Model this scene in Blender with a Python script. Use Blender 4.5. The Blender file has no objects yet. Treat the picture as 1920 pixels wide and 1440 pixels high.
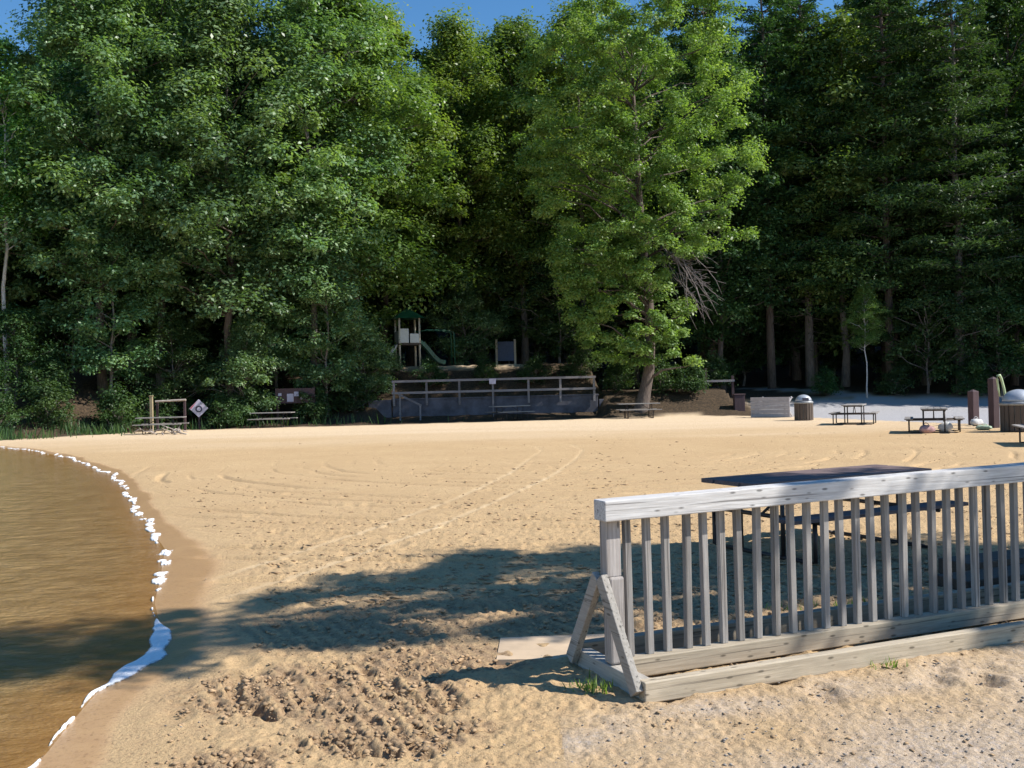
import bpy, math, random
import numpy as np
from mathutils import Vector, Matrix

# ------------------------------------------------------------------ camera
SC = bpy.context.scene
COL = SC.collection
F = 1867.0; CAM_H = 1.7
ROLL = math.radians(1.4); PITCH = math.radians(.215)
fw = Vector((0, math.cos(PITCH), math.sin(PITCH)))
u0 = Vector((0, -math.sin(PITCH), math.cos(PITCH))); r0 = Vector((1, 0, 0))
cr, sr = math.cos(ROLL), math.sin(ROLL)
RT = r0*cr - u0*sr; UP = r0*sr + u0*cr
cam = bpy.data.cameras.new('camera'); camo = bpy.data.objects.new('camera', cam); COL.objects.link(camo)
M4 = Matrix.Identity(4)
for i in range(3):
    M4[i][0] = RT[i]; M4[i][1] = UP[i]; M4[i][2] = -fw[i]
M4.translation = (0, 0, CAM_H)
camo.matrix_world = M4
cam.sensor_width = 36; cam.lens = 35.0; cam.clip_start = .05; cam.clip_end = 3000
SC.camera = camo

# ------------------------------------------------------------------ light
SUN_EL = math.radians(44)
SUN_AZ = math.radians(9)                                            # a little in front of the picture plane
SUN_V = Vector((math.cos(SUN_EL)*math.cos(SUN_AZ), -math.cos(SUN_EL)*math.sin(SUN_AZ), math.sin(SUN_EL)))  # towards the sun
world = bpy.data.worlds.new('World'); SC.world = world; world.use_nodes = True
nt = world.node_tree; nt.nodes.clear()
sky = nt.nodes.new('ShaderNodeTexSky'); sky.sky_type = 'NISHITA'; sky.sun_disc = False
sky.sun_elevation = SUN_EL; sky.sun_rotation = math.radians(90)+SUN_AZ
sky.air_density = 1.0; sky.dust_density = .0; sky.ozone_density = 1.5; sky.altitude = 300
bg = nt.nodes.new('ShaderNodeBackground'); bg.inputs[1].default_value = 0.108
out = nt.nodes.new('ShaderNodeOutputWorld')
hsv = nt.nodes.new('ShaderNodeHueSaturation'); hsv.inputs['Saturation'].default_value = 1.3
nt.links.new(sky.outputs[0], hsv.inputs['Color']); nt.links.new(hsv.outputs[0], bg.inputs[0]); nt.links.new(bg.outputs[0], out.inputs[0])
sl = bpy.data.lights.new('sun', 'SUN'); sl.energy = 5.0; sl.angle = math.radians(.5); sl.color = (1, .945, .86)
so = bpy.data.objects.new('sun', sl); COL.objects.link(so)
so.rotation_euler = (-SUN_V).to_track_quat('-Z', 'Y').to_euler(); so.location = (40, 0, 40)
SC.view_settings.view_transform = 'Standard'; SC.view_settings.look = 'None'
SC.view_settings.exposure = 0.56; SC.view_settings.gamma = 1
SC.render.engine = 'CYCLES'
SC.cycles.use_denoising = True
SC.cycles.max_bounces = 6; SC.cycles.diffuse_bounces = 2; SC.cycles.glossy_bounces = 2
SC.cycles.transmission_bounces = 4; SC.cycles.transparent_max_bounces = 6
SC.cycles.sample_clamp_indirect = 6
SC.cycles.use_adaptive_sampling = True; SC.cycles.adaptive_threshold = .015

# ------------------------------------------------------------------ noise in numpy
def _hash(ix, iy, seed):
    h = (ix.astype(np.int64)*374761393 + iy.astype(np.int64)*668265263 + seed*1442695041) & 0xffffffff
    h = ((h ^ (h >> 13))*1274126177) & 0xffffffff
    return ((h ^ (h >> 16)) & 0xffff)/65535.0
def vnoise(x, y, seed=0):
    x = np.asarray(x, float); y = np.asarray(y, float)
    ix = np.floor(x); iy = np.floor(y); fx = x-ix; fy = y-iy
    fx = fx*fx*(3-2*fx); fy = fy*fy*(3-2*fy)
    a = _hash(ix, iy, seed); b = _hash(ix+1, iy, seed); c = _hash(ix, iy+1, seed); d = _hash(ix+1, iy+1, seed)
    return (a*(1-fx)+b*fx)*(1-fy)+(c*(1-fx)+d*fx)*fy
def fbm(x, y, seed=0, o=3):
    s = 0; a = .5; t = 0
    for k in range(o):
        s = s+a*vnoise(x*2**k, y*2**k, seed+k*7); t += a; a *= .5
    return s/t
def sst(a, b, x):
    t = np.clip((np.asarray(x, float)-a)/(b-a), 0, 1); return t*t*(3-2*t)

# ------------------------------------------------------------------ terrain shape
SHORE = [(-5, -60), (-3.4, -6), (-2.6, 0), (-2.30, 3), (-2.32, 4.74), (-2.35, 4.95), (-2.42, 5.34), (-2.51, 5.91), (-2.47, 6.3), (-2.45, 6.72),
         (-2.75, 7.66), (-3.08, 8.46), (-3.38, 9.43), (-4.01, 11.39), (-4.62, 12.74), (-5.55, 14.79), (-6.79, 17.62),
         (-9.06, 22.58), (-10.72, 25.38), (-13.17, 29.53), (-16.46, 34.05), (-19.6, 37.6), (-30, 42), (-70, 48), (-400, 60)]
SY = np.array([p[1] for p in SHORE], float); SX = np.array([p[0] for p in SHORE], float)
def shore_d(x, y):
    x = np.asarray(x, float); y = np.asarray(y, float)
    best = np.full(np.broadcast(x, y).shape, 1e9)
    for (x0, y0), (x1, y1) in zip(SHORE[:-1], SHORE[1:]):
        dx, dy = x1-x0, y1-y0; L = dx*dx+dy*dy
        t = np.clip(((x-x0)*dx+(y-y0)*dy)/L, 0, 1)
        best = np.minimum(best, np.hypot(x-x0-t*dx, y-y0-t*dy))
    xs = np.interp(y, SY, SX)
    return np.where(x > xs, best, -best)
EDX = [-400, -60, -30, -22, -17.3, -4.2, 9.4, 13.3, 14.0, 16.5, 24, 60, 400]
EDY = [62, 50, 43, 41, 48.6, 49.5, 51.8, 47.0, 44.0, 34.8, 26, 18, 18]
def sand_edge(x): return np.interp(x, EDX, EDY)
WALL_Y = 54.8
def gheight(x, y):
    x = np.asarray(x, float); y = np.asarray(y, float)
    e = sand_edge(np.minimum(x, 12.5))
    # left wood: gentle bank
    left = .9*sst(0, 6, y-e-1.5)+2.2*sst(4, 14, y-e)
    # centre: terrace behind the wall
    cen = 1.15*sst(WALL_Y+.05, WALL_Y+.35, y)+1.95*sst(WALL_Y+.5, WALL_Y+4.6, y)
    # right: low bank then the climbing road
    rgt = np.where(x < 12, .85, .85*(1-sst(10.5, 13.5, x)))*sst(52.2, 55.5, y)*(1-sst(56, 62, y)) + 1.25*sst(51, 63, y)+.9*sst(62, 80, y)
    wl = 1-sst(-7.6, -6.9, x); wr = sst(4.5, 5.2, x)
    z = left*wl + cen*(1-wl)*(1-wr) + rgt*wr
    z = z + 16*sst(72, 150, y)*(1-.0*x)
    d = shore_d(x, y)
    inl = np.clip(d, -8, 3)
    z = z + np.where(d > 0, -.052*np.exp(-np.maximum(d, 0)/.55), -.052+.075*inl)
    return z
def gz(x, y): return float(gheight(np.array([x]), np.array([y]))[0])

# ------------------------------------------------------------------ materials
def nodes(name):
    m = bpy.data.materials.new(name); m.use_nodes = True
    n = m.node_tree; b = n.nodes['Principled BSDF']
    return m, n, b
def N(n, t, **kw):
    o = n.nodes.new(t)
    for k, v in kw.items():
        if hasattr(o, k): setattr(o, k, v)
        else: o.inputs[k].default_value = v
    return o
def L(n, a, b): n.links.new(a, b)
def mixc(n, fac, a, b, mode='MIX'):
    o = n.nodes.new('ShaderNodeMix'); o.data_type = 'RGBA'; o.blend_type = mode
    for s, v in ((0, fac), (6, a), (7, b)):
        if hasattr(v, 'is_linked') or hasattr(v, 'links'): n.links.new(v, o.inputs[s])
        elif s == 0: o.inputs[0].default_value = v
        else: o.inputs[s].default_value = (*v, 1) if len(v) == 3 else v
    return o.outputs[2]
def ramp(n, inp, stops):
    o = n.nodes.new('ShaderNodeValToRGB'); cr_ = o.color_ramp
    while len(cr_.elements) < len(stops): cr_.elements.new(.5)
    for e, (p, c) in zip(cr_.elements, stops):
        e.position = p; e.color = (c, c, c, 1) if isinstance(c, (int, float)) else (*c, 1)
    n.links.new(inp, o.inputs[0]); return o.outputs[0]
def coords(n, scale=(1, 1, 1), kind='Object'):
    tc = n.nodes.new('ShaderNodeTexCoord'); mp = n.nodes.new('ShaderNodeMapping'); mp.inputs['Scale'].default_value = scale
    n.links.new(tc.outputs[kind], mp.inputs[0]); return mp.outputs[0]
def noise(n, vec, scale, detail=4, rough=.6):
    o = n.nodes.new('ShaderNodeTexNoise'); o.inputs['Scale'].default_value = scale
    o.inputs['Detail'].default_value = detail; o.inputs['Roughness'].default_value = rough
    n.links.new(vec, o.inputs['Vector']); return o.outputs[0]
def bump(n, b, h, strength, dist):
    o = n.nodes.new('ShaderNodeBump'); o.inputs['Strength'].default_value = strength; o.inputs['Distance'].default_value = dist
    n.links.new(h, o.inputs['Height']); n.links.new(o.outputs[0], b.inputs['Normal']); return o

def wood(name, col, dark, axis='x', rough=.85, knots=True, spread=.5):
    m, n, b = nodes(name)
    sc = {'x': (1.2, 22, 22), 'y': (22, 1.2, 22), 'z': (22, 22, 1.2)}[axis]
    v = coords(n, sc); g = noise(n, v, 3, 6, .65)
    v2 = coords(n, (3, 3, 3)); g2 = noise(n, v2, 1.3, 3, .6)
    c = mixc(n, ramp(n, g, [(.32, 0), (.72, 1)]), dark, col)
    c = mixc(n, ramp(n, g2, [(.35, spread), (.6, 0)]), c, tuple(x*.62 for x in col))
    if knots:
        vo = n.nodes.new('ShaderNodeTexVoronoi'); vo.inputs['Scale'].default_value = 1.0
        ks = {'x': (7, 22, 22), 'y': (22, 7, 22), 'z': (22, 22, 7)}[axis]
        L(n, coords(n, ks), vo.inputs['Vector'])
        c = mixc(n, ramp(n, vo.outputs['Distance'], [(.10, .85), (.2, 0)]), c, tuple(x*.3 for x in dark))
    ck = {'x': (.8, 60, 60), 'y': (60, .8, 60), 'z': (60, 60, .8)}[axis]
    cn = noise(n, coords(n, ck), 1.0, 3, .55)
    c = mixc(n, ramp(n, cn, [(.60, 0), (.66, .75)]), c, tuple(x*.35 for x in dark))
    oi = n.nodes.new('ShaderNodeObjectInfo'); hv = n.nodes.new('ShaderNodeHueSaturation'); mr = n.nodes.new('ShaderNodeMapRange')
    mr.inputs[3].default_value = .74; mr.inputs[4].default_value = 1.2; L(n, oi.outputs['Random'], mr.inputs[0]); L(n, mr.outputs[0], hv.inputs['Value'])
    L(n, c, hv.inputs['Color'])
    L(n, hv.outputs[0], b.inputs['Base Color']); b.inputs['Roughness'].default_value = rough
    bump(n, b, g, .5, .004)
    return m
def flat(name, col, rough=.7, metal=0., var=.25, scale=6, bumps=0):
    m, n, b = nodes(name)
    g = noise(n, coords(n), scale, 5, .65)
    c = mixc(n, ramp(n, g, [(.35, 0), (.7, 1)]), tuple(x*(1-var) for x in col), tuple(min(1, x*(1+var*.5)) for x in col))
    L(n, c, b.inputs['Base Color']); b.inputs['Roughness'].default_value = rough; b.inputs['Metallic'].default_value = metal
    if bumps: bump(n, b, g, bumps, .01)
    return m
def leafmat(name, c1, c2, c3, trans=.35, rough=.42, hue=.03, spec=.5):
    """c1..c3: leaf colours picked by the per-leaf attribute 'lv'"""
    m, n, b = nodes(name)
    at = n.nodes.new('ShaderNodeAttribute'); at.attribute_name = 'lv'
    c = ramp(n, at.outputs['Fac'], [(0, c1), (.5, c2), (1, c3)])
    oi = n.nodes.new('ShaderNodeObjectInfo')
    hs = n.nodes.new('ShaderNodeHueSaturation')
    mr = n.nodes.new('ShaderNodeMapRange'); mr.inputs[3].default_value = .5-hue; mr.inputs[4].default_value = .5+hue
    L(n, oi.outputs['Random'], mr.inputs[0]); L(n, mr.outputs[0], hs.inputs['Hue'])
    mr2 = n.nodes.new('ShaderNodeMapRange'); mr2.inputs[3].default_value = .8; mr2.inputs[4].default_value = 1.2
    L(n, oi.outputs['Random'], mr2.inputs[0]); L(n, mr2.outputs[0], hs.inputs['Value'])
    L(n, c, hs.inputs['Color']); L(n, hs.outputs[0], b.inputs['Base Color'])
    b.inputs['Roughness'].default_value = rough; b.inputs['Specular IOR Level'].default_value = spec
    tr = n.nodes.new('ShaderNodeBsdfTranslucent')
    tc = mixc(n, 1.0, hs.outputs[0], (1.5, 1.6, .5), 'MULTIPLY'); L(n, tc, tr.inputs[0])
    mx = n.nodes.new('ShaderNodeMixShader'); mx.inputs[0].default_value = trans
    L(n, b.outputs[0], mx.inputs[1]); L(n, tr.outputs[0], mx.inputs[2])
    L(n, mx.outputs[0], n.nodes['Material Output'].inputs[0])
    return m

MAT = {}
MAT['rail_wood'] = wood('whitened_rail_wood', (.84, .83, .82), (.48, .45, .43), 'x', spread=.4)
MAT['baluster_wood'] = wood('grey_baluster_wood', (.36, .345, .33), (.22, .20, .185), 'z', spread=.45, knots=False)
MAT['post_wood'] = wood('weathered_post_wood', (.50, .46, .44), (.28, .25, .23), 'z')
MAT['sill_wood'] = wood('weathered_sill_wood', (.50, .43, .33), (.31, .26, .19), 'x', spread=.5)
MAT['cross_wood'] = wood('weathered_cross_wood', (.46, .43, .39), (.27, .25, .22), 'y')
MAT['table_near'] = wood('dark_plum_plank', (.20, .155, .15), (.11, .08, .08), 'x', rough=.9, knots=False)
MAT['table_grey'] = wood('grey_plank', (.36, .34, .32), (.22, .2, .19), 'x', knots=False)
MAT['table_white'] = wood('pale_plank', (.40, .38, .38), (.28, .26, .27), 'x', knots=False)
MAT['table_near'].node_tree.nodes['Principled BSDF'].inputs['Specular IOR Level'].default_value = .1
MAT['pipe'] = flat('dark_steel_pipe', (.045, .035, .033), .5, .3)
MAT['brown_slat'] = wood('brown_slat', (.17, .13, .10), (.08, .06, .05), 'z', knots=False)
MAT['brown_post'] = wood('brown_post_wood', (.10, .06, .065), (.05, .03, .035), 'z', knots=False)
MAT['dome'] = flat('brushed_dome_metal', (.42, .45, .50), .45, .3, .12)
MAT['bin_body'] = flat('grey_bin_metal', (.30, .31, .32), .5, .3)
MAT['concrete'] = flat('grey_concrete_shaded', (.11, .11, .135), .9, 0, .45, 1.3, .4)  # concrete colour darkened to stand in for shade along the wall
MAT['far_rail_shaded'] = wood('far_grey_rail_shaded', (.27, .25, .26), (.17, .155, .165), 'x', knots=False)  # rail colour darkened too, in place of shade at the terrace
MAT['green_plastic'] = flat('dark_green_plastic', (.010, .085, .05), .35, 0, .1)
MAT['tan_post'] = flat('tan_painted_steel', (.58, .52, .42), .5, 0, .1)
MAT['white_panel'] = flat('white_plastic', (.60, .62, .62), .4, 0, .08)
MAT['sign_white_shaded'] = flat('sign_white_shaded', (.46, .43, .54), .5, 0, .06)  # white paint dimmed and tinted violet to stand for shade
MAT['sign_dark'] = flat('sign_dark', (.04, .04, .07), .5, 0, .05)
MAT['sign_red'] = flat('sign_red', (.45, .06, .10), .5, 0, .05)
MAT['blue_board'] = flat('slate_blue_board', (.10, .14, .26), .6, 0, .15)
MAT['cloth_pink'] = flat('pink_cloth', (.42, .26, .26), .9, 0, .3, 9, .6)
MAT['cloth_white'] = flat('white_cloth', (.55, .55, .55), .9, 0, .2, 9, .6)
MAT['cloth_green'] = flat('sage_cloth', (.36, .46, .34), .9, 0, .3, 9, .6)
MAT['pale_green_pipe'] = flat('pale_green_paint', (.50, .60, .34), .5, 0, .15)
MAT['yellow_wood'] = wood('yellowish_post_wood', (.40, .33, .20), (.26, .2, .12), 'z', knots=False)
MAT['twig'] = flat('bleached_twigs', (.42, .36, .32), .9, 0, .3)
MAT['rock'] = flat('brown_stone', (.28, .25, .22), .9, 0, .4, 8, .5)
MAT['timber_dark'] = wood('dark_timber', (.12, .085, .06), (.06, .04, .03), 'x', knots=False)

def barkmat(name, col, dark):
    m, n, b = nodes(name)
    g = noise(n, coords(n, (7, 7, 1.2)), 2.2, 6, .7)
    c = mixc(n, ramp(n, g, [(.35, 0), (.65, 1)]), dark, col); L(n, c, b.inputs['Base Color'])
    b.inputs['Roughness'].default_value = .95; bump(n, b, g, .8, .03); return m
MAT['bark'] = barkmat('brown_bark', (.16, .125, .105), (.06, .045, .04))
MAT['bark_grey'] = barkmat('grey_bark', (.24, .215, .20), (.10, .085, .08))
MAT['bark_birch'] = barkmat('white_birch_bark', (.72, .70, .68), (.30, .28, .27))
MAT['dead_wood'] = barkmat('dead_branch_bark', (.25, .22, .215), (.14, .12, .12))
MAT['leaf_blue'] = leafmat('cool_green_leaves', (.068, .130, .064), (.130, .230, .105), (.26, .37, .18), .36, .42, .015, .5)
MAT['leaf_mid'] = leafmat('mid_green_leaves', (.070, .138, .042), (.135, .240, .068), (.25, .36, .11), .38, .42, .02, .45)
MAT['leaf_yellow'] = leafmat('yellow_green_leaves', (.090, .16, .042), (.16, .255, .07), (.27, .34, .10), .42, .45, .02, .4)
MAT['leaf_hero'] = leafmat('bright_green_leaves', (.085, .150, .044), (.165, .265, .078), (.28, .37, .13), .40, .45, .0, .45)
MAT['leaf_pine'] = leafmat('dark_pine_needles', (.028, .066, .028), (.052, .108, .040), (.105, .17, .055), .24, .55, .02, .3)
MAT['leaf_dark'] = leafmat('dark_leaves', (0.03, 0.065, 0.026), (0.052, 0.105, 0.038), (0.1, 0.165, 0.05), .3, .5, .02, .3)

# ground: one sheet, coloured by what it is made of (attributes)
def ground_mat():
    m, n, b = nodes('ground')
    a1 = n.nodes.new('ShaderNodeAttribute'); a1.attribute_name = 'g1'
    a2 = n.nodes.new('ShaderNodeAttribute'); a2.attribute_name = 'g2'
    s1 = n.nodes.new('ShaderNodeSeparateColor'); L(n, a1.outputs['Color'], s1.inputs[0])
    s2 = n.nodes.new('ShaderNodeSeparateColor'); L(n, a2.outputs['Color'], s2.inputs[0])
    v = coords(n)
    big = noise(n, v, .55, 4, .6); fine = noise(n, v, 38, 5, .75); mid = noise(n, v, 6, 4, .65); grit = noise(n, v, 120, 2, .7)
    sand = mixc(n, ramp(n, big, [(.3, 0), (.7, 1)]), (.485, .33, .170), (.555, .39, .210))
    sand = mixc(n, ramp(n, mid, [(.35, .55), (.6, 0)]), sand, (.46, .31, .17))
    sand = mixc(n, ramp(n, fine, [(.32, .95), (.48, 0)]), sand, (.30, .19, .10))
    sand = mixc(n, ramp(n, grit, [(.58, 0), (.8, .45)]), sand, (.75, .60, .42))
    # pale clean sand
    pale = mixc(n, ramp(n, mid, [(.35, 0), (.65, 1)]), (.60, .455, .30), (.70, .555, .39))
    c = mixc(n, s1.outputs[2], sand, pale)
    # gravel: grey and pinkish grit
    vo = n.nodes.new('ShaderNodeTexVoronoi'); vo.inputs['Scale'].default_value = 55; L(n, v, vo.inputs['Vector'])
    gv = ramp(n, vo.outputs['Color'], [(0, (.26, .22, .19)), (.35, (.46, .38, .31)), (.6, (.58, .48, .38)), (.85, (.42, .40, .41)), (1, (.66, .58, .50))])
    gv = mixc(n, ramp(n, mid, [(.35, .35), (.65, 0)]), gv, (.42, .38, .34))
    c = mixc(n, s1.outputs[1], c, gv)
    a3 = n.nodes.new('ShaderNodeAttribute'); a3.attribute_name = 'damp'
    dm = mixc(n, ramp(n, fine, [(.35, 0), (.6, 1)]), (.17, .105, .06), (.36, .245, .15))
    c = mixc(n, a3.outputs['Fac'], c, dm)
    # tracks pressed pale
    c = mixc(n, s2.outputs[2], c, (.70, .54, .34))
    # road
    rd = mixc(n, ramp(n, fine, [(.3, 0), (.7, 1)]), (.29, .29, .31), (.44, .43, .44))
    c = mixc(n, s2.outputs[1], c, rd)
    # leaf litter / forest floor
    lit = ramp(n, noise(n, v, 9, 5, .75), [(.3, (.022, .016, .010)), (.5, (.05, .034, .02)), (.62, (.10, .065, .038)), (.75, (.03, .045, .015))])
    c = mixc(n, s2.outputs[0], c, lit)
    wet = mixc(n, 1.0, c, (.86, .78, .75), 'MULTIPLY')
    c = mixc(n, s1.outputs[0], c, wet)
    L(n, c, b.inputs['Base Color'])
    rr = n.nodes.new('ShaderNodeMapRange'); rr.inputs[3].default_value = .95; rr.inputs[4].default_value = .30
    L(n, s1.outputs[0], rr.inputs[0]); L(n, rr.outputs[0], b.inputs['Roughness'])
    b.inputs['Specular IOR Level'].default_value = .3
    ad = n.nodes.new('ShaderNodeMath'); ad.operation = 'ADD'; L(n, fine, ad.inputs[0]); L(n, mid, ad.inputs[1])
    st = n.nodes.new('ShaderNodeMapRange'); st.inputs[3].default_value = .9; st.inputs[4].default_value = .12; L(n, s1.outputs[0], st.inputs[0])
    bp = bump(n, b, ad.outputs[0], .9, .022); L(n, st.outputs[0], bp.inputs['Strength'])
    return m
MAT['ground'] = ground_mat()

def water_mat():
    m, n, b = nodes('lake_water')
    at = n.nodes.new('ShaderNodeAttribute'); at.attribute_name = 'depth'
    g = noise(n, coords(n, (1, 1.25, 1)), 1.7, 8, .78)
    c = mixc(n, ramp(n, g, [(.40, 0), (.64, 1)]), (.26, .170, .070), (.40, .275, .125))
    L(n, c, b.inputs['Base Color']); b.inputs['Roughness'].default_value = .10; b.inputs['IOR'].default_value = 1.33
    w1 = noise(n, coords(n, (1.0, 1.7, 1)), 2.4, 5, .62); w2 = noise(n, coords(n, (1, 1.8, 1)), 9, 3, .6)
    ad = n.nodes.new('ShaderNodeMath'); ad.operation = 'MULTIPLY_ADD'; L(n, w2, ad.inputs[0]); ad.inputs[1].default_value = .18; L(n, w1, ad.inputs[2])
    bump(n, b, ad.outputs[0], .8, .16)
    tr = n.nodes.new('ShaderNodeBsdfTransparent'); tr.inputs[0].default_value = (.93, .80, .55, 1)
    mx = n.nodes.new('ShaderNodeMixShader'); L(n, ramp(n, at.outputs['Fac'], [(0, .35), (.25, .62), (1, .93)]), mx.inputs[0])
    L(n, tr.outputs[0], mx.inputs[1]); L(n, b.outputs[0], mx.inputs[2]); L(n, mx.outputs[0], n.nodes['Material Output'].inputs[0])
    return m
MAT['water'] = water_mat()
def foam_mat():
    m, n, b = nodes('white_foam')
    g = noise(n, coords(n), 45, 4, .7)
    L(n, mixc(n, ramp(n, g, [(.3, 0), (.6, 1)]), (.74, .76, .78), (.90, .90, .90)), b.inputs['Base Color'])
    b.inputs['Roughness'].default_value = .7; bump(n, b, g, .7, .012)
    at = n.nodes.new('ShaderNodeAttribute'); at.attribute_name = 'thick'
    g2 = noise(n, coords(n), 26, 5, .7); sb = n.nodes.new('ShaderNodeMath'); sb.operation = 'MULTIPLY_ADD'
    L(n, at.outputs['Fac'], sb.inputs[0]); sb.inputs[1].default_value = 1.9; L(n, g2, sb.inputs[2])
    L(n, ramp(n, sb.outputs[0], [(.52, 0), (.80, .55), (1.0, 1)]), b.inputs['Alpha']); return m
MAT['foam'] = foam_mat()

# ------------------------------------------------------------------ mesh helpers
def raw_mesh(name, V, Fc, mats, smooth=False):
    """V (n,3) array, Fc (m,k) array of equal-size faces"""
    me = bpy.data.meshes.new(name)
    V = np.asarray(V, np.float32); Fc = np.asarray(Fc, np.int32); k = Fc.shape[1]
    me.vertices.add(len(V)); me.vertices.foreach_set('co', V.ravel())
    me.loops.add(Fc.size); me.loops.foreach_set('vertex_index', Fc.ravel())
    me.polygons.add(len(Fc)); me.polygons.foreach_set('loop_start', np.arange(0, Fc.size, k, dtype=np.int32))
    me.polygons.foreach_set('loop_total', np.full(len(Fc), k, np.int32))
    if smooth: me.polygons.foreach_set('use_smooth', np.ones(len(Fc), bool))
    me.materials.append(mats); me.update(calc_edges=True)
    return me
class MB:
    def __init__(s): s.v = []; s.f = []
    def add(s, vs, fs):
        o = len(s.v); s.v += [tuple(v) for v in vs]; s.f += [tuple(i+o for i in f) for f in fs]; return s
    def box(s, x0, x1, y0, y1, z0, z1):
        return s.add([(x, y, z) for x in (x0, x1) for y in (y0, y1) for z in (z0, z1)],
                     [(0, 1, 3, 2), (4, 6, 7, 5), (0, 4, 5, 1), (2, 3, 7, 6), (0, 2, 6, 4), (1, 5, 7, 3)])
    def bar(s, p, q, w, h, up=(0, 0, 1)):
        p = Vector(p); q = Vector(q); d = (q-p).normalized(); upv = Vector(up)
        if abs(d.dot(upv)) > .98: upv = Vector((1, 0, 0))
        a = d.cross(upv).normalized(); b = a.cross(d).normalized()
        vs = [c+a*sx*w/2+b*sz*h/2 for c in (p, q) for sx in (-1, 1) for sz in (-1, 1)]
        return s.add(vs, [(0, 1, 3, 2), (4, 6, 7, 5), (0, 4, 5, 1), (2, 3, 7, 6), (0, 2, 6, 4), (1, 5, 7, 3)])
    def tube(s, pts, rad, n=8):
        pts = [Vector(p) for p in pts]; rad = rad if isinstance(rad, (list, tuple)) else [rad]*len(pts)
        o = []; 
        for i, p in enumerate(pts):
            d = (pts[min(i+1, len(pts)-1)]-pts[max(i-1, 0)]).normalized()
            ref = Vector((0, 0, 1)) if abs(d.z) < .9 else Vector((1, 0, 0))
            a = d.cross(ref).normalized(); b = a.cross(d)
            for k in range(n):
                t = 2*math.pi*k/n; o.append(p+(a*math.cos(t)+b*math.sin(t))*rad[i])
        fs = [(i*n+k, i*n+(k+1) % n, (i+1)*n+(k+1) % n, (i+1)*n+k) for i in range(len(pts)-1) for k in range(n)]
        fs += [tuple(range(n-1, -1, -1)), tuple(range((len(pts)-1)*n, len(pts)*n))]
        return s.add(o, fs)
    def lathe(s, prof, n=24, c=(0, 0), a0=0):
        o = [(c[0]+r*math.cos(a0+2*math.pi*k/n), c[1]+r*math.sin(a0+2*math.pi*k/n), z) for r, z in prof for k in range(n)]
        fs = [(i*n+k, i*n+(k+1) % n, (i+1)*n+(k+1) % n, (i+1)*n+k) for i in range(len(prof)-1) for k in range(n)]
        fs += [tuple(range(n-1, -1, -1)), tuple(range((len(prof)-1)*n, len(prof)*n))]
        return s.add(o, fs)
    def build(s, name, mat, parent=None, bevel=0, smooth=False):
        me = bpy.data.meshes.new(name); me.from_pydata(s.v, [], s.f); me.materials.append(mat)
        if smooth:
            for p in me.polygons: p.use_smooth = True
        me.update()
        o = bpy.data.objects.new(name, me); COL.objects.link(o)
        if parent: o.parent = parent
        if bevel:
            b = o.modifiers.new('bevel', 'BEVEL'); b.width = bevel; b.segments = 2; b.limit_method = 'ANGLE'
        return o
def tag(o, label=None, cat=None, group=None, kind=None):
    if label: o['label'] = label
    if cat: o['category'] = cat
    if group: o['group'] = group
    if kind: o['kind'] = kind
    return o
def thing(name, label, cat, loc=(0, 0, 0), rz=0, group=None):
    o = bpy.data.objects.new(name, None); COL.objects.link(o); o.location = loc; o.rotation_euler = (0, 0, rz)
    o.empty_display_size = .2
    return tag(o, label, cat, group)
def copy_thing(o, loc, rz=0, sc=1, label=None, group=None, cat=None):
    c = o.copy(); COL.objects.link(c); c.location = loc; c.rotation_euler = (0, 0, rz); c.scale = (sc, sc, sc)
    if label: c['label'] = label
    if group: c['group'] = group
    for ch in list(o.children):
        d = ch.copy(); COL.objects.link(d); d.parent = c
        for g in list(ch.children):
            e = g.copy(); COL.objects.link(e); e.parent = d
    return c

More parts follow.
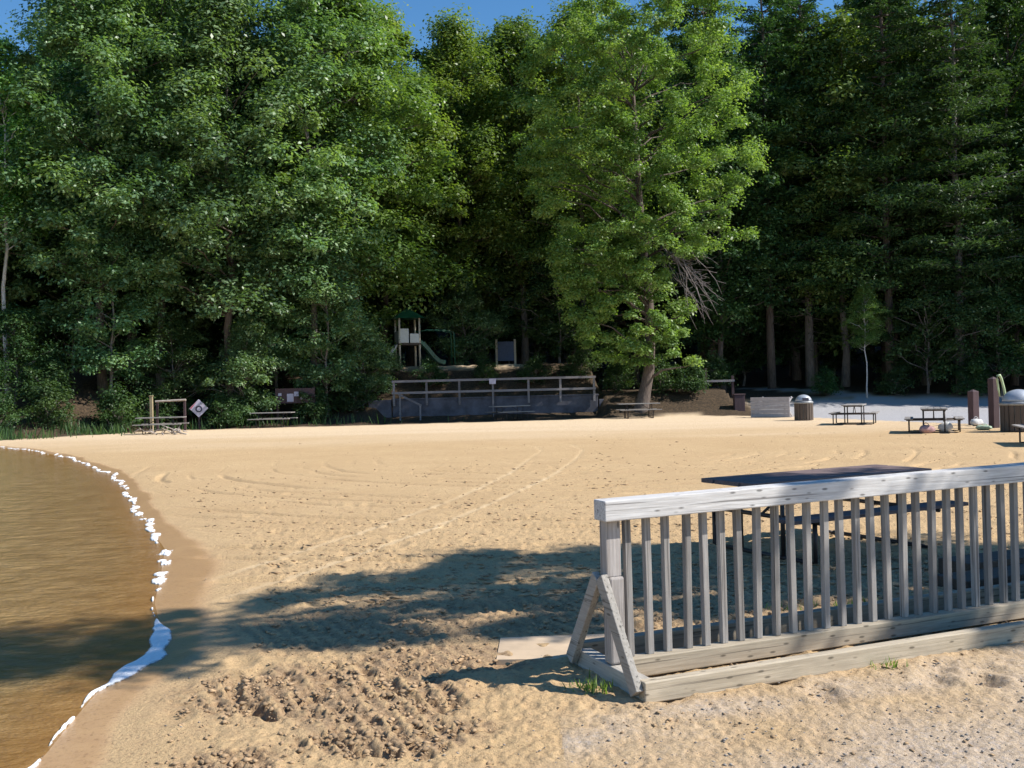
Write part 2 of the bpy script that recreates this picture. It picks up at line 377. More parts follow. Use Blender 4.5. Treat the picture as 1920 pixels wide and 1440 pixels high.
# ------------------------------------------------------------------ ground sheet
def arc_pts(pts, x, y):
    best = np.full(x.shape, 1e9)
    for (x0, y0), (x1, y1) in zip(pts[:-1], pts[1:]):
        dx, dy = x1-x0, y1-y0; t = np.clip(((x-x0)*dx+(y-y0)*dy)/(dx*dx+dy*dy), 0, 1)
        best = np.minimum(best, np.hypot(x-x0-t*dx, y-y0-t*dy))
    return best
FU = math.radians(22.6); FO = (0.50, 5.74)      # the near railing: direction and post
def build_ground():
    s = np.concatenate([np.linspace(-9, -.72, 40)[:-1], np.linspace(-.72, .72, 900), np.linspace(.72, 9, 40)[1:]])
    inv = np.linspace(1/3.6, 1/62, 760); Yn = 1/inv
    Y = np.concatenate([np.linspace(-60, 3.5, 60)[:-1], Yn, np.geomspace(63, 900, 60)])
    W = np.maximum(Y, 3.2)
    X = s[None, :]*W[:, None]; YY = np.repeat(Y[:, None], len(s), 1)
    x = X.ravel(); y = YY.ravel()
    z = gheight(x, y); d = shore_d(x, y); e = sand_edge(x)
    inb = (y < e) & (y > -8) & (np.abs(x) < 45)
    land = sst(.15, .9, d)*sst(0, .8, e-y)
    # road and litter masks
    road = ((x > 12.6) & (y > e)).astype(float)*sst(12.6, 14.2, x+.5*(vnoise(x, y*.6, 3)-.5))*sst(-.1, .7, y-e+1.0*(fbm(x*.8, y*.8, 5)-.5))
    bankR = sst(56, 58, y+1.5*(fbm(x*.5, y*.5, 9)-.5)+.0*x)
    road = road*(1-bankR)
    road = np.maximum(road, ((x > 11) & (y > 55)).astype(float)*(1-sst(.9, 1.6, np.abs((x-15.5)+(y-63)*.9)))*sst(54, 56, y)*(1-sst(66, 70, y)))
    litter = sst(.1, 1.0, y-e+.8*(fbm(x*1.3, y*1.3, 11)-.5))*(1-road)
    play = sst(58.6, 59.0, y)*(1-sst(60.6, 61.5, y+(fbm(x, y, 4)-.5)))*sst(-8.6, -8, x)*(1-sst(0, 2, x))  # playground sand, kept to a pale strip that stands for the sun patches
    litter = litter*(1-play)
    # worn pale sand by the wood edge
    pale = sst(27, 46, y+9*(fbm(x*.12, y*.5, 21)-.5))*.9
    # gravelly lower right
    gl = (x-1.25)*.55-(y-5.0)*.9-.2
    grav = .8*sst(-.9, 1.1, gl+1.3*(fbm(x*1.7, y*1.7, 31)-.5))*(y < 9)*.85
    near_sill = np.exp(-((-(x-FO[0])*math.sin(FU)+(y-FO[1])*math.cos(FU)+.75)/.28)**2)*(x > .2)
    grav = np.clip(np.maximum(grav, .5*near_sill*fbm(x*4, y*4, 77)*1.6), 0, 1)
    wetd = d+.28*(fbm(x*1.1, y*1.1, 41)-.5)
    wetw = .26+.26*np.exp(-((y-9.8)/2.6)**2)
    wet = 1-sst(wetw*.75, wetw*1.25, wetd)
    wet = np.where(d < -.1, 1, wet)
    # tyre tracks
    T1 = [(-3.5, 8.1), (-2.75, 9.53), (-1.82, 12.2), (-.9, 15.6), (-.1, 19.8), (.35, 23.6), (.75, 26.5), (.65, 28.5), (-.1, 30.6)]
    T2 = [(-2.7, 8.0), (-1.95, 9.6), (-1.1, 12.0), (-.3, 15.0), (.7, 19.0), (1.4, 23), (1.85, 26.5), (1.7, 29), (.9, 31)]
    t1 = arc_pts(T1, x, y); t2 = arc_pts(T2, x, y)
    td = np.minimum(t1, t2); tr = (1-sst(.02, .075, td))*sst(7.7, 8.6, y)
    trn = tr*(.12+.45*vnoise(x*2, y*2, 6))*(1-.6*sst(18,26,y))
    # relief
    wx = x+.5*(fbm(x*.35, y*.35, 51)-.5); wy = y+.6*(fbm(x*.35, y*.35, 52)-.5)
    R = np.hypot(wx-2.2, wy-25)
    groom = sst(8, 9.5, y)*(1-sst(19, 26, y))
    ridge = np.abs(((R/.60) % 1)-.5)*2
    dash = sst(.45, .62, fbm(R*3+11, np.arctan2(y-25, x-2.2)*4, 61, 3))
    rel = -.06*(1-sst(0, .42, ridge))*dash*groom
    rk = np.abs(((R/.19+.25*fbm(x*.8, y*.8, 66)) % 1)-.5)*2
    rel += -.013*(1-sst(0, .5, rk))*sst(.35, .6, fbm(R*5+3, np.arctan2(y-25, x-2.2)*6, 67, 2))*sst(7.5, 8.5, y)*(1-sst(15, 20, y))
    rel += .006*(fbm(x*7, y*7, 71, 4)-.5)
    lumps = sst(0, 1, 1-sst(11, 17, y))
    rel += (.010*(fbm(x*9, y*9, 72, 2)-.5)+.016*(fbm(x*19, y*15, 73, 2)-.5)-.006*sst(.6,.75,fbm(x*11,y*15,74,2)))*(.35+.65*lumps)*sst(.3, 1.2, d)*(1-.75*grav)*(1-sst(22,30,y))
    # combed, cloddy sand in the foreground
    def ell(cx, cy, rx, ry, a=0):
        c, si = math.cos(a), math.sin(a); ax = (x-cx)*c+(y-cy)*si; ay = -(x-cx)*si+(y-cy)*c
        return 1-sst(.65, 1.05, np.hypot(ax/rx, ay/ry)+.35*(fbm(x*3, y*3, 81)-.5))
    clod = np.maximum.reduce([ell(-1.45, 5.75, .75, .55), ell(-.75, 5.5, .55, .65), ell(-.62, 4.9, .55, .30, .15), ell(-1.35, 4.6, .30, .22),
                              ell(-.45, 6.3, .8, .42, .1)*.9, ell(-.2, 7.4, 2.6, .9, .1)*.55, ell(2.5, 8.4, 2.5, 1.6, .3)*.6])
    u = (x*.42-y*.91); v_ = (x*.91+y*.42)
    rows = .5+.5*np.cos(2*np.pi*(v_/.105+1.3*fbm(u*2, v_*2, 83)))
    lump = .5*fbm(x*13, y*13, 84, 2)+.5*sst(.35,.65,fbm(x*27, y*27, 86, 2))
    pit = -sst(.56, .64, fbm(x*19+3, y*24, 85, 2))
    rel += clod*(.015*(rows-.5)*(.1+1.5*vnoise(x*2.6, y*2.6, 87))+.014*(lump-.5)+.020*pit)
    # separate clods thrown up by the comb, and the small pits between them
    rel2 = rel.reshape(X.shape); cl2 = clod.reshape(X.shape)
    rc = np.random.RandomState(17); n_ = 0
    while n_ < 6500:
        cx = rc.uniform(-2.4, 3.5); cy = 4.1+5*rc.rand()**1.6
        i0, i1 = np.searchsorted(Y, cy-.06), np.searchsorted(Y, cy+.06); j0, j1 = np.searchsorted(s, (cx-.06)/cy), np.searchsorted(s, (cx+.06)/cy)
        if i1 <= i0 or j1 <= j0: n_ += 1; continue
        rp = .5+.5*math.cos(2*math.pi*(cx*.91+cy*.42)/.12)
        n_ += 1
        if cl2[(i0+i1)//2, (j0+j1)//2] < rc.rand()*.9 or rp < rc.rand()**.5: continue
        r_ = rc.uniform(.009, .024); h_ = r_*rc.uniform(.5, 1.05)*(1 if rc.rand() < .62 else -1.0)
        sx = X[i0:i1, j0:j1]-cx; sy = YY[i0:i1, j0:j1]-cy; an = rc.rand()*3; ax = sx*math.cos(an)+sy*math.sin(an); ay = -sx*math.sin(an)+sy*math.cos(an)
        q = (ax/r_)**2+(ay/(r_*rc.uniform(.6, 1)))**2
        rel2[i0:i1, j0:j1] += h_*np.sqrt(np.clip(1-q, 0, 1))
    rel = rel2.ravel()
    rel += .020*(fbm(x*27, y*20, 79, 2)-.5)*(1-sst(12, 18, y))*(1-.8*grav)*sst(.4, 1.2, d)
    rel *= 1-.92*(1-sst(.30, .55, np.hypot((x-.15)/1.5, y-6.48)))
    # long dark ruts left by a tyre
    rut = arc_pts([(-1.75, 6.15), (-1.62, 5.65), (-1.33, 5.28)], x, y); rel -= .045*(1-sst(.02, .06, rut))
    rut = arc_pts([(-.95, 6.1), (-.75, 5.75), (-.55, 5.5)], x, y); rel -= .035*(1-sst(.02, .07, rut))
    rut = arc_pts([(-1.0, 4.95), (-.75, 4.72), (-.45, 4.66)], x, y); rel -= .03*(1-sst(.02, .07, rut))
    # footprints scattered over the beach
    rg = np.random.RandomState(5)
    for k in range(200):
        fy = 3174/rg.uniform(150, 600)**1.0; fx = rg.uniform(-.45, .5)*fy
        if fy < 4: continue
        sel = (np.abs(x-fx) < .3) & (np.abs(y-fy) < .3)
        rr = np.hypot((x[sel]-fx)/.09, (y[sel]-fy)/.13)
        rel[sel] += -.022*np.exp(-rr**2)+.008*np.exp(-((rr-1.5)/.4)**2)
    rel = np.where(tr > 0, rel*(1-.8*tr)-.008*tr, rel)
    z = z+rel*land*inb
    z = z+np.where((y > e) & (y < 120), .10*(fbm(x*1.5, y*1.5, 91, 3)-.5)*(1-road)*sst(0, 1.5, y-e), 0)
    z = z-.06*sst(.3, .8, grav)*0+.012*(fbm(x*22, y*22, 95, 2)-.5)*grav
    V = np.stack([x, y, z], 1)
    nr, nc = len(Y), len(s)
    idx = np.arange(nr*nc).reshape(nr, nc)
    Fc = np.stack([idx[:-1, :-1].ravel(), idx[:-1, 1:].ravel(), idx[1:, 1:].ravel(), idx[1:, :-1].ravel()], 1)
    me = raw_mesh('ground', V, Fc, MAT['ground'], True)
    for nm, ch in (('g1', (wet, grav, pale)), ('g2', (litter, road, trn*land))):
        a = me.color_attributes.new(nm, 'FLOAT_COLOR', 'POINT')
        arr = np.ones((len(x), 4), np.float32)
        for i, c in enumerate(ch): arr[:, i] = np.clip(c, 0, 1)
        a.data.foreach_set('color', arr.ravel())
    a = me.attributes.new('damp', 'FLOAT', 'POINT'); a.data.foreach_set('value', (np.clip(clod*1.05*sst(.25, .6, .6-pit*.5-rows*.25+.3*(fbm(x*5, y*5, 99)-.5)), 0, .8)*land).astype(np.float32))
    o = bpy.data.objects.new('ground', me); COL.objects.link(o); tag(o, 'sandy beach rising into forest floor', 'ground', kind='structure')
build_ground()

def build_water():
    ys = np.concatenate([np.linspace(-60, 3, 30), np.geomspace(3.1, 60, 160), [90, 160]])
    offs = np.concatenate([-np.geomspace(.01, 300, 60)[::-1], [0, .15, .3, .45]])
    xs = np.interp(ys, SY, SX)
    X = xs[:, None]+offs[None, :]; Y = np.repeat(ys[:, None], len(offs), 1)
    d = shore_d(X.ravel(), Y.ravel())
    keep_y = ys < 59
    Z = np.full(X.size, -.052)
    idx = np.arange(X.size).reshape(X.shape)
    sel = idx[keep_y]
    Fc = np.stack([sel[:-1, :-1].ravel(), sel[:-1, 1:].ravel(), sel[1:, 1:].ravel(), sel[1:, :-1].ravel()], 1)
    me = raw_mesh('lake_water', np.stack([X.ravel(), Y.ravel(), Z], 1), Fc, MAT['water'], True)
    a = me.attributes.new('depth', 'FLOAT', 'POINT'); a.data.foreach_set('value', np.clip(-d/2.2, 0, 1).astype(np.float32))
    o = bpy.data.objects.new('water', me); COL.objects.link(o); tag(o, 'shallow brown lake water', 'water', kind='structure')
build_water()

def build_foam():
    P = [(p[0], p[1]) for p in SHORE if 3 <= p[1] <= 38]
    # arc-length samples along the shore
    pts = np.array(P); seg = np.hypot(*np.diff(pts, axis=0).T); cum = np.concatenate([[0], np.cumsum(seg)])
    ylev = cum
    t = [0.0]
    while t[-1] < cum[-1]:
        yy = np.interp(t[-1], cum, pts[:, 1]); t.append(t[-1]+.0022*max(yy, 4))
    t = np.array(t)
    px_ = np.interp(t, cum, pts[:, 0]); py_ = np.interp(t, cum, pts[:, 1])
    tx = np.gradient(px_, t); ty = np.gradient(py_, t); L_ = np.hypot(tx, ty); nx, ny = ty/L_, -tx/L_
    k = np.ones(41)/41; nx = np.convolve(np.pad(nx, 20, 'edge'), k, 'valid'); ny = np.convolve(np.pad(ny, 20, 'edge'), k, 'valid')
    o = np.linspace(-.5, .5, 90)
    sc = np.interp(py_, [3, 8, 20, 38], [.55, .6, 1.1, 2.0])
    X = px_[:, None]+nx[:, None]*o[None, :]*sc[:, None]; Y = py_[:, None]+ny[:, None]*o[None, :]*sc[:, None]
    # width along the shore (metres, half)
    yk = [3, 4.6, 4.9, 5.2, 5.6, 5.85, 6.05, 6.3, 6.7, 7.2, 7.6, 7.9, 8.3, 8.6, 9.3, 10.3, 11.3, 11.9, 12.6, 14, 16, 19, 24, 30, 38]
    wk = [.006, .01, .03, .009, .012, .018, .03, .10, .10, .07, .04, .002, .02, .008, .05, .07, .09, .02, .055, .07, .05, .06, .05, .045, .03]
    w = np.interp(py_, yk, wk)
    solid = np.interp(py_, [3, 5.6, 5.9, 7.7, 7.9], [.3, .3, 1, 1, 0])
    O = (o[None, :]*sc[:, None])
    n1 = fbm(X*8, Y*5, 3, 4); n2 = fbm(X*1.9+4, Y*1.3, 8, 3)
    centre = .12*(fbm(t[:, None]*1.6+0*O, 0*O+.5, 12, 2)-.5)*2*sc[:, None]
    mask = 1-np.abs(O-centre)/(w[:, None]*(.6+.8*n2))-(1-solid[:, None])*np.clip((.60-n1)*6.5, -.3, 2.2)-solid[:, None]*(n1-.5)*1.0
    H = -.052+.002+.016*np.sqrt(np.clip(mask, 0, 1))*(.6+.8*n1)+.0
    G = gheight(X.ravel(), Y.ravel()).reshape(X.shape)
    Z = np.maximum(G, -.052)+(H+.052)
    Z = np.where(mask > 0, Z, np.maximum(G, -.052)-.01)
    idx = np.arange(X.size).reshape(X.shape)
    mk = np.maximum.reduce([mask[:-1, :-1], mask[:-1, 1:], mask[1:, 1:], mask[1:, :-1]]) > 0
    q = np.stack([idx[:-1, :-1][mk], idx[:-1, 1:][mk], idx[1:, 1:][mk], idx[1:, :-1][mk]], 1)
    me = raw_mesh('shore_foam', np.stack([X.ravel(), Y.ravel(), Z.ravel()], 1), q, MAT['foam'], True)
    a = me.attributes.new('thick', 'FLOAT', 'POINT'); a.data.foreach_set('value', np.clip(mask.ravel(), 0, 1).astype(np.float32))
    ob = bpy.data.objects.new('shore_foam', me); COL.objects.link(ob)
    tag(ob, 'white foam washed up in a broken line along the water edge', 'foam', kind='stuff')
build_foam()

# pebbles and bits on the near ground
def build_pebbles():
    rg = np.random.RandomState(9); n = 5200
    y = 3174/rg.uniform(330, 900, n); x = rg.uniform(-.55, .6, n)*y
    gl = (x-.95)*.55-(y-5.2)*.9-.2
    keep = (rg.rand(n) < np.clip(.5+gl*.9, .05, 1)) & (shore_d(x, y) > .35)
    x, y = x[keep], y[keep]; n = len(x)
    r = .0035+.008*rg.rand(n)**2.5; z = gheight(x, y)+r*.2
    base = np.array([(1, 0, 0), (-1, 0, 0), (0, 1, 0), (0, -1, 0), (0, 0, .7), (0, 0, -.7)], float)
    fb = np.array([(0, 2, 4), (2, 1, 4), (1, 3, 4), (3, 0, 4), (2, 0, 5), (1, 2, 5), (3, 1, 5), (0, 3, 5)])
    a = rg.rand(n)*6.28
    v = base[None]*(r[:, None, None])*(1+.5*(rg.rand(n, 6, 3)-.5))
    c, s_ = np.cos(a)[:, None], np.sin(a)[:, None]
    vx = v[:, :, 0]*c*1.3-v[:, :, 1]*s_; vy = v[:, :, 0]*s_*1.3+v[:, :, 1]*c
    V = np.stack([vx+x[:, None], vy+y[:, None], v[:, :, 2]+z[:, None]], 2).reshape(-1, 3)
    Fc = (fb[None]+(np.arange(n)*6)[:, None, None]).reshape(-1, 3)
    me = raw_mesh('pebbles', V, Fc, MAT['rock']); o = bpy.data.objects.new('pebbles', me); COL.objects.link(o)
    tag(o, 'small stones and grit strewn over the near sand', 'pebbles', kind='stuff')
build_pebbles()

def build_clods():
    # crumbs of damp sand turned up by the comb: crisp little lumps over the near and middle beach
    rg = np.random.RandomState(21); n = 60000
    y = 3174/rg.uniform(95, 720, n); x = rg.uniform(-.42, .60, n)*y
    d = shore_d(x, y)
    def ell(cx, cy, rx, ry): return 1-sst(.5, 1.15, np.hypot((x-cx)/rx, (y-cy)/ry))
    comb = np.maximum.reduce([ell(-1.45, 5.75, .8, .6), ell(-.75, 5.5, .6, .7), ell(-.62, 4.9, .6, .35), ell(-1.4, 4.55, .4, .3), ell(-.45, 6.4, .9, .5), ell(.2, 7.9, 3.2, 1.5)*1.0, ell(2.5, 8.8, 3.4, 2.2)*1.0])
    row = .5+.5*np.cos(2*np.pi*((x*.91+y*.42)/.105+.8*fbm(x*2, y*2, 83)))
    R_ = np.hypot(x-2.2, y-25)
    arc = sst(.5, .62, fbm(R_*6, np.arctan2(y-25, x-2.2)*8, 88, 2))*(y > 8)*sst(0, .35, 1-np.abs(((R_/.55) % 1)-.5)*2-.45)
    patch = sst(.48, .62, fbm(x*1.2, y*1.0, 89, 3))
    p = np.clip(comb*(.10+.90*row**3)*.52+arc*.75*(y < 22)+patch*.10+.02, 0, 1)*(d > .55+.4*np.exp(-((y-9.8)/2.6)**2))
    gl = (x-.95)*.55-(y-5.2)*.9-.2
    p = p*np.where(gl > 0, .25, 1)*np.where((np.abs(x-.2) < .35) & (np.abs(y-6.5) < .35), 0, 1)
    k = rg.rand(n) < p; x, y, comb = x[k], y[k], comb[k]; n = len(x)
    r = (.0035+.011*rg.rand(n)**2.4)*(1+.35*comb)*(1+.015*y); z = gheight(x, y)+r*.25
    base = np.array([(1, 0, 0), (-1, 0, 0), (0, 1, 0), (0, -1, 0), (0, 0, .8), (0, 0, -.8)], float)
    fb = np.array([(0, 2, 4), (2, 1, 4), (1, 3, 4), (3, 0, 4), (2, 0, 5), (1, 2, 5), (3, 1, 5), (0, 3, 5)])
    a = np.where(y > 8, np.arctan2(x-2.2, -(y-25))+rg.normal(size=n)*.2, rg.rand(n)*6.28); st_ = 1.2+1.6*(y > 8)*rg.rand(n)
    v = base[None]*(r[:, None, None])*(1+.8*(rg.rand(n, 6, 3)-.5)); v[:, :, 2] *= .8; v[:, :, 0] *= st_[:, None]; c, s_ = np.cos(a)[:, None], np.sin(a)[:, None]
    vx = v[:, :, 0]*c*1.2-v[:, :, 1]*s_; vy = v[:, :, 0]*s_*1.2+v[:, :, 1]*c
    V = np.stack([vx+x[:, None], vy+y[:, None], v[:, :, 2]+z[:, None]], 2).reshape(-1, 3)
    Fc = (fb[None]+(np.arange(n)*6)[:, None, None]).reshape(-1, 3)
    me = raw_mesh('sand_clods', V, Fc, flat('damp_sand_crumb', (.42, .285, .165), .95, 0, .5, 3)); o = bpy.data.objects.new('sand_clods', me); COL.objects.link(o)
    tag(o, 'crumbs of damp sand turned up over the combed beach', 'sand clods', kind='stuff')
build_clods()

# smooth concrete pad at the railing end
def fl(u, v, z=0):
    return (FO[0]+u*math.cos(FU)-v*math.sin(FU), FO[1]+u*math.sin(FU)+v*math.cos(FU), z)
pad = MB(); c4 = [(-.14, 6.22, 0), (.40, 6.20, 0), (.62, 6.80, 0), (-.12, 6.77, 0)]
pad.add([(p[0], p[1], -.05) for p in c4]+[(p[0], p[1], .006) for p in c4], [(3, 2, 1, 0), (4, 5, 6, 7), (0, 1, 5, 4), (1, 2, 6, 5), (2, 3, 7, 6), (3, 0, 4, 7)])
MAT['pad'] = flat('sandy_concrete', (.54, .41, .28), .9, 0, .2, 3, .3)
tag(pad.build('path', MAT['pad']), 'smooth sandy concrete pad at the railing end', 'pad', kind='structure')

# ------------------------------------------------------------------ near railing
RL = 4.5
def railing():
    t = thing('wooden_railing', 'weathered grey picket railing on an A-frame timber base in the foreground', 'railing', (FO[0], FO[1], .0), FU)
    rz = lambda u: 1.045+.011*u
    # top rail as a slightly climbing beam
    m = MB(); p = [(-.03, 0), (RL, 0)]
    vs = []
    for u in (-.035, RL):
        for v in (-.105, .035):
            for dz in (-.118, 0): vs.append((u, v, rz(u)+dz))
    m.add(vs, [(0, 1, 3, 2), (4, 6, 7, 5), (0, 4, 5, 1), (2, 3, 7, 6), (0, 2, 6, 4), (1, 5, 7, 3)])
    m.build('top_rail', MAT['rail_wood'], t, .006)
    for u0_ in (.0, RL-.12):
        m = MB(); m.box(u0_, u0_+.095, -.042, .038, .60, rz(u0_)-.118); m.build('post', MAT['post_wood'], t, .005)
        m = MB(); m.box(u0_+.006, u0_+.105, -.06, .03, .10, .60)
        b = m.build('post_block', MAT['post_wood'], t, .014)
    k = 0; u = .165
    rng = random.Random(4)
    while u < RL-.15:
        m = MB(); j = rng.uniform(-.008, .008); lean = rng.uniform(-.010, .010)
        z1 = rz(u)-.118; 
        vs = [(u+j+lean*s+a*.02, -.003+b*.02, (.122 if s == 0 else z1)) for s in (0, 1) for a in (-1, 1) for b in (-1, 1)]
        m.add(vs, [(0, 1, 3, 2), (4, 6, 7, 5), (0, 4, 5, 1), (2, 3, 7, 6), (0, 2, 6, 4), (1, 5, 7, 3)])
        m.build('baluster', MAT['baluster_wood'], t, .003)
        u += .1285; k += 1
    m = MB(); m.box(.102, RL-.13, -.07, .03, .012, .122); m.build('bottom_rail', MAT['sill_wood'], t, .006)
    m = MB(); m.box(.0, RL, -.445, -.375, -.012, .105); m.build('sill', MAT['sill_wood'], t, .007)
    m = MB(); m.box(.0, RL, .375, .455, -.012, .125); m.build('sill', MAT['sill_wood'], t, .007)
    for u0_ in (0, RL-.08):
        m = MB(); m.box(u0_+.002, u0_+.09, -.373, .373, -.01, .096); m.build('cross_sill', MAT['cross_wood'], t, .006)
        for s in (-1, 1):
            m = MB(); uu = u0_-.024
            m.bar((uu, s*.415, .0 if s > 0 else .06), (uu, -.02*s*0, .585), .044, .085, up=(0, 1, 0)) if False else None
            foot = Vector((uu, s*.40, .035)); top = Vector((uu, 0.0+s*.02, .60))
            d = (top-foot).normalized(); w = Vector((0, -d.z, d.y))*.042
            a = Vector((.022, 0, 0))
            m.add([foot-w-a, foot+w-a, top+w-a, top-w-a, foot-w+a, foot+w+a, top+w+a, top-w+a],
                  [(0, 1, 2, 3), (7, 6, 5, 4), (0, 4, 5, 1), (1, 5, 6, 2), (2, 6, 7, 3), (3, 7, 4, 0)])
            m.build('brace', MAT['cross_wood'], t, .005)
    return t
railing()

# ------------------------------------------------------------------ picnic tables
def make_table(name, label, cat, loc, rz, mat, Lt=2.4, Ls=2.3, group=None):
    t = thing(name, label, cat, loc, rz, group)
    m = MB()
    for i in range(4):
        y0 = -.375+i*.19; m.box(-Lt/2-.012*(i % 2), Lt/2+.01*(i % 3), y0, y0+.176, .715+.002*(i % 2), .757+.002*(i % 2))
    m.build('tabletop', mat, t, .004)
    for s in (-1, 1):
        m = MB(); m.box(-Ls/2, Ls/2, s*.72-.125, s*.72-.003, .42, .455); m.box(-Ls/2, Ls/2, s*.72+.003, s*.72+.125, .42, .455)
        m.build('seat', mat, t, .004)
    for sx in (-1, 1):
        x = sx*(Lt/2-.42); r = .022
        m = MB()
        for s in (-1, 1):
            m.tube([(x, s*.72, .42), (x, s*.72, .03), (x, s*.60, .012)], r)          # seat leg
            m.tube([(x, s*.30, .70), (x, s*.30, .02)], r)                                # table leg
        m.tube([(x, -.80, .40), (x, .80, .40)], r); m.tube([(x, -.34, .695), (x, .34, .695)], r)
        m.tube([(x, -.60, .02), (x, .60, .02)], r)
        m.build('leg_frame', MAT['pipe'], t, 0, True)
        m = MB(); m.tube([(x, 0, .40), (x-sx*.48, 0, .70)], .014); m.build('brace', MAT['pipe'], t, 0, True)
    return t
TG = 'picnic tables around the beach'
make_table('picnic_table', 'dark plum picnic table right behind the foreground picket railing', 'picnic table', (3.1, 10.12, -.002), math.radians(27.5), MAT['table_near'], group=TG)
tw = make_table('picnic_table', 'picnic table on the sand with pink and white bags under it', 'picnic table', (13.1, 31.0, -.002), math.radians(68), MAT['table_grey'], 1.9, 1.85, group=TG)
def ctab(src, x, y, rz, label, sc=1): return copy_thing(src, (x, y, gz(x, y)-.004), math.radians(rz), sc, label, TG)
ctab(tw, 13.0, 37.9, 66, 'small far picnic table beside the grey dome-topped bin')
ctab(tw, 13.25, 24.3, 72, 'picnic table cut off by the right edge of the photo')
tg = make_table('picnic_table', 'grey picnic table at the wood edge beside the yellowish post', 'picnic table', (-16.0, 45.3, gz(-16, 45.3)-.004), math.radians(5), MAT['table_grey'], 2.1, 2.1, group=TG)
ctab(tg, -12.1, 50.2, -3, 'grey picnic table in the shade below the small white notices')
ctab(tg, 6.4, 50.6, 2, 'grey picnic table in front of the leaning bright green tree')
ctab(tg, -.15, 52.6, 30, 'shaded picnic table against the middle of the concrete wall')

# tipped-over table: top faces us, legs point away to the right
tt = thing('picnic_table', 'pale picnic table tipped on its side next to the dome-topped bin', 'picnic table', (12.1, 46.8, gz(12.1, 46.8)), math.radians(-35), TG)
m = MB()
for i in range(5): m.box(-.95, .95, -.02, .02, .02+i*.19, .02+i*.19+.178)
m.build('tabletop', MAT['table_white'], tt, .004)
m = MB(); m.box(-.9, .9, .33, .60, .90, .935); m.build('seat', MAT['table_white'], tt, .004)
m = MB(); m.box(-.9, .9, .33, .60, .0, .035); m.build('seat', MAT['table_white'], tt, .004)
for x in (-.7, .7):
    m = MB(); m.bar((x, .03, .15), (x, .03, .85), .04, .09); m.bar((x, .02, .62), (x, .98, .06), .04, .09); m.bar((x, .02, .38), (x, .98, .94), .04, .09)
    m.bar((x, .46, .0), (x, .46, .93), .04, .09); m.build('leg_frame', MAT['table_white'], tt)

# bags and cloths by the right-hand table
def lumpy(name, label, cat, loc, r, mat, seed):
    rg = random.Random(seed); m = MB(); nu, nv = 14, 9
    prof = [(max(.02, math.sin(math.pi*(i+.35)/(nv+.4))), -math.cos(math.pi*(i+.35)/(nv+.4))) for i in range(nv)]
    for i, (q, z) in enumerate(prof): pass
    vs = []
    for i, (q, z) in enumerate(prof):
        for k in range(nu):
            a = 2*math.pi*k/nu; w = 1+.22*math.sin(3*a+seed)+rg.uniform(-.12, .12)
            vs.append((r[0]*q*w*math.cos(a), r[1]*q*w*math.sin(a), r[2]*max(-.92, z)+r[2]*.92+rg.uniform(-.02, .02)*(1 if i else 0)))
    fs = [(i*nu+k, i*nu+(k+1) % nu, (i+1)*nu+(k+1) % nu, (i+1)*nu+k) for i in range(nv-1) for k in range(nu)]
    fs += [tuple(range(nu-1, -1, -1)), tuple(range((nv-1)*nu, nv*nu))]
    m.add(vs, fs)
    t = thing(name, label, cat, loc)
    m.build('bag_body', mat, t, 0, True)
    h = MB(); h.tube([(-r[0]*.4, 0, r[2]*1.6), (-r[0]*.3, 0, r[2]*2.2), (0, 0, r[2]*2.45), (r[0]*.3, 0, r[2]*2.2), (r[0]*.4, 0, r[2]*1.6)], .012, 6)
    h.build('handle', mat, t, 0, True); return t
lumpy('beach_bag', 'slumped pink beach bag under the left of the table', 'bag', (12.62, 30.45, 0), (.24, .16, .13), MAT['cloth_pink'], 2)
lumpy('beach_bag', 'plump white bag under the middle of the table', 'bag', (13.35, 30.7, 0), (.20, .15, .17), MAT['cloth_white'], 5)
lumpy('beach_bag', 'white and pink bundle between the two brown posts', 'bag', (15.9, 34.2, .0), (.20, .16, .13), MAT['cloth_white'], 8)
lumpy('beach_bag', 'sage green bundle on the sand right of the table', 'bag', (14.9, 31.5, 0), (.24, .18, .08), MAT['cloth_green'], 11)

# ------------------------------------------------------------------ bins
def make_bin(label, loc, R, Hb, rz=0, slats=18):
    t = thing('litter_bin', label, 'bin', loc, rz, 'dome-topped litter bins')
    m = MB(); m.lathe([(R*.93, .03), (R*.93, Hb-.02)], 28); m.build('liner', MAT['bin_body'], t)
    m = MB()
    for k in range(slats):
        a = 2*math.pi*k/slats; c, s = math.cos(a), math.sin(a); w = 2*math.pi*R/slats*.42; th = .02
        vs = [(R*c+q*s*w*-1+p*c*th, R*s+q*c*w+p*s*th, z) for z in (.02, Hb) for p in (-1, 1) for q in (-1, 1)]
        m.add(vs, [(0, 1, 3, 2), (4, 6, 7, 5), (0, 4, 5, 1), (2, 3, 7, 6), (0, 2, 6, 4), (1, 5, 7, 3)])
    m.build('slats', MAT['brown_slat'], t, .003)
    m = MB(); m.lathe([(R*1.07, Hb*.93), (R*1.09, Hb*.98), (R*1.07, Hb+.03), (R*.9, Hb+.05)], 28); m.build('rim', MAT['bin_body'], t, 0, True)
    m = MB(); pr = [(R*.92*math.cos(a), Hb+.05+R*.74*math.sin(a)) for a in [i*math.pi/2/9 for i in range(9)]]+[(.01, Hb+.05+R*.74)]
    m.lathe(pr, 28); d = m.build('dome_lid', MAT['dome'], t, 0, True)
    m = MB(); m.box(-.13, .13, -R*.93, -R*.62, Hb+.07, Hb+.19); m.build('flap', MAT['sign_dark'], d)
    return t
make_bin('brown slatted litter bin with silver dome beside the tipped table', (12.45, 42.6, gz(12.45, 42.6)), .37, .78)
make_bin('large brown slatted litter bin with silver dome at the right edge', (15.35, 30.2, 0), .50, .86, .4, 20)
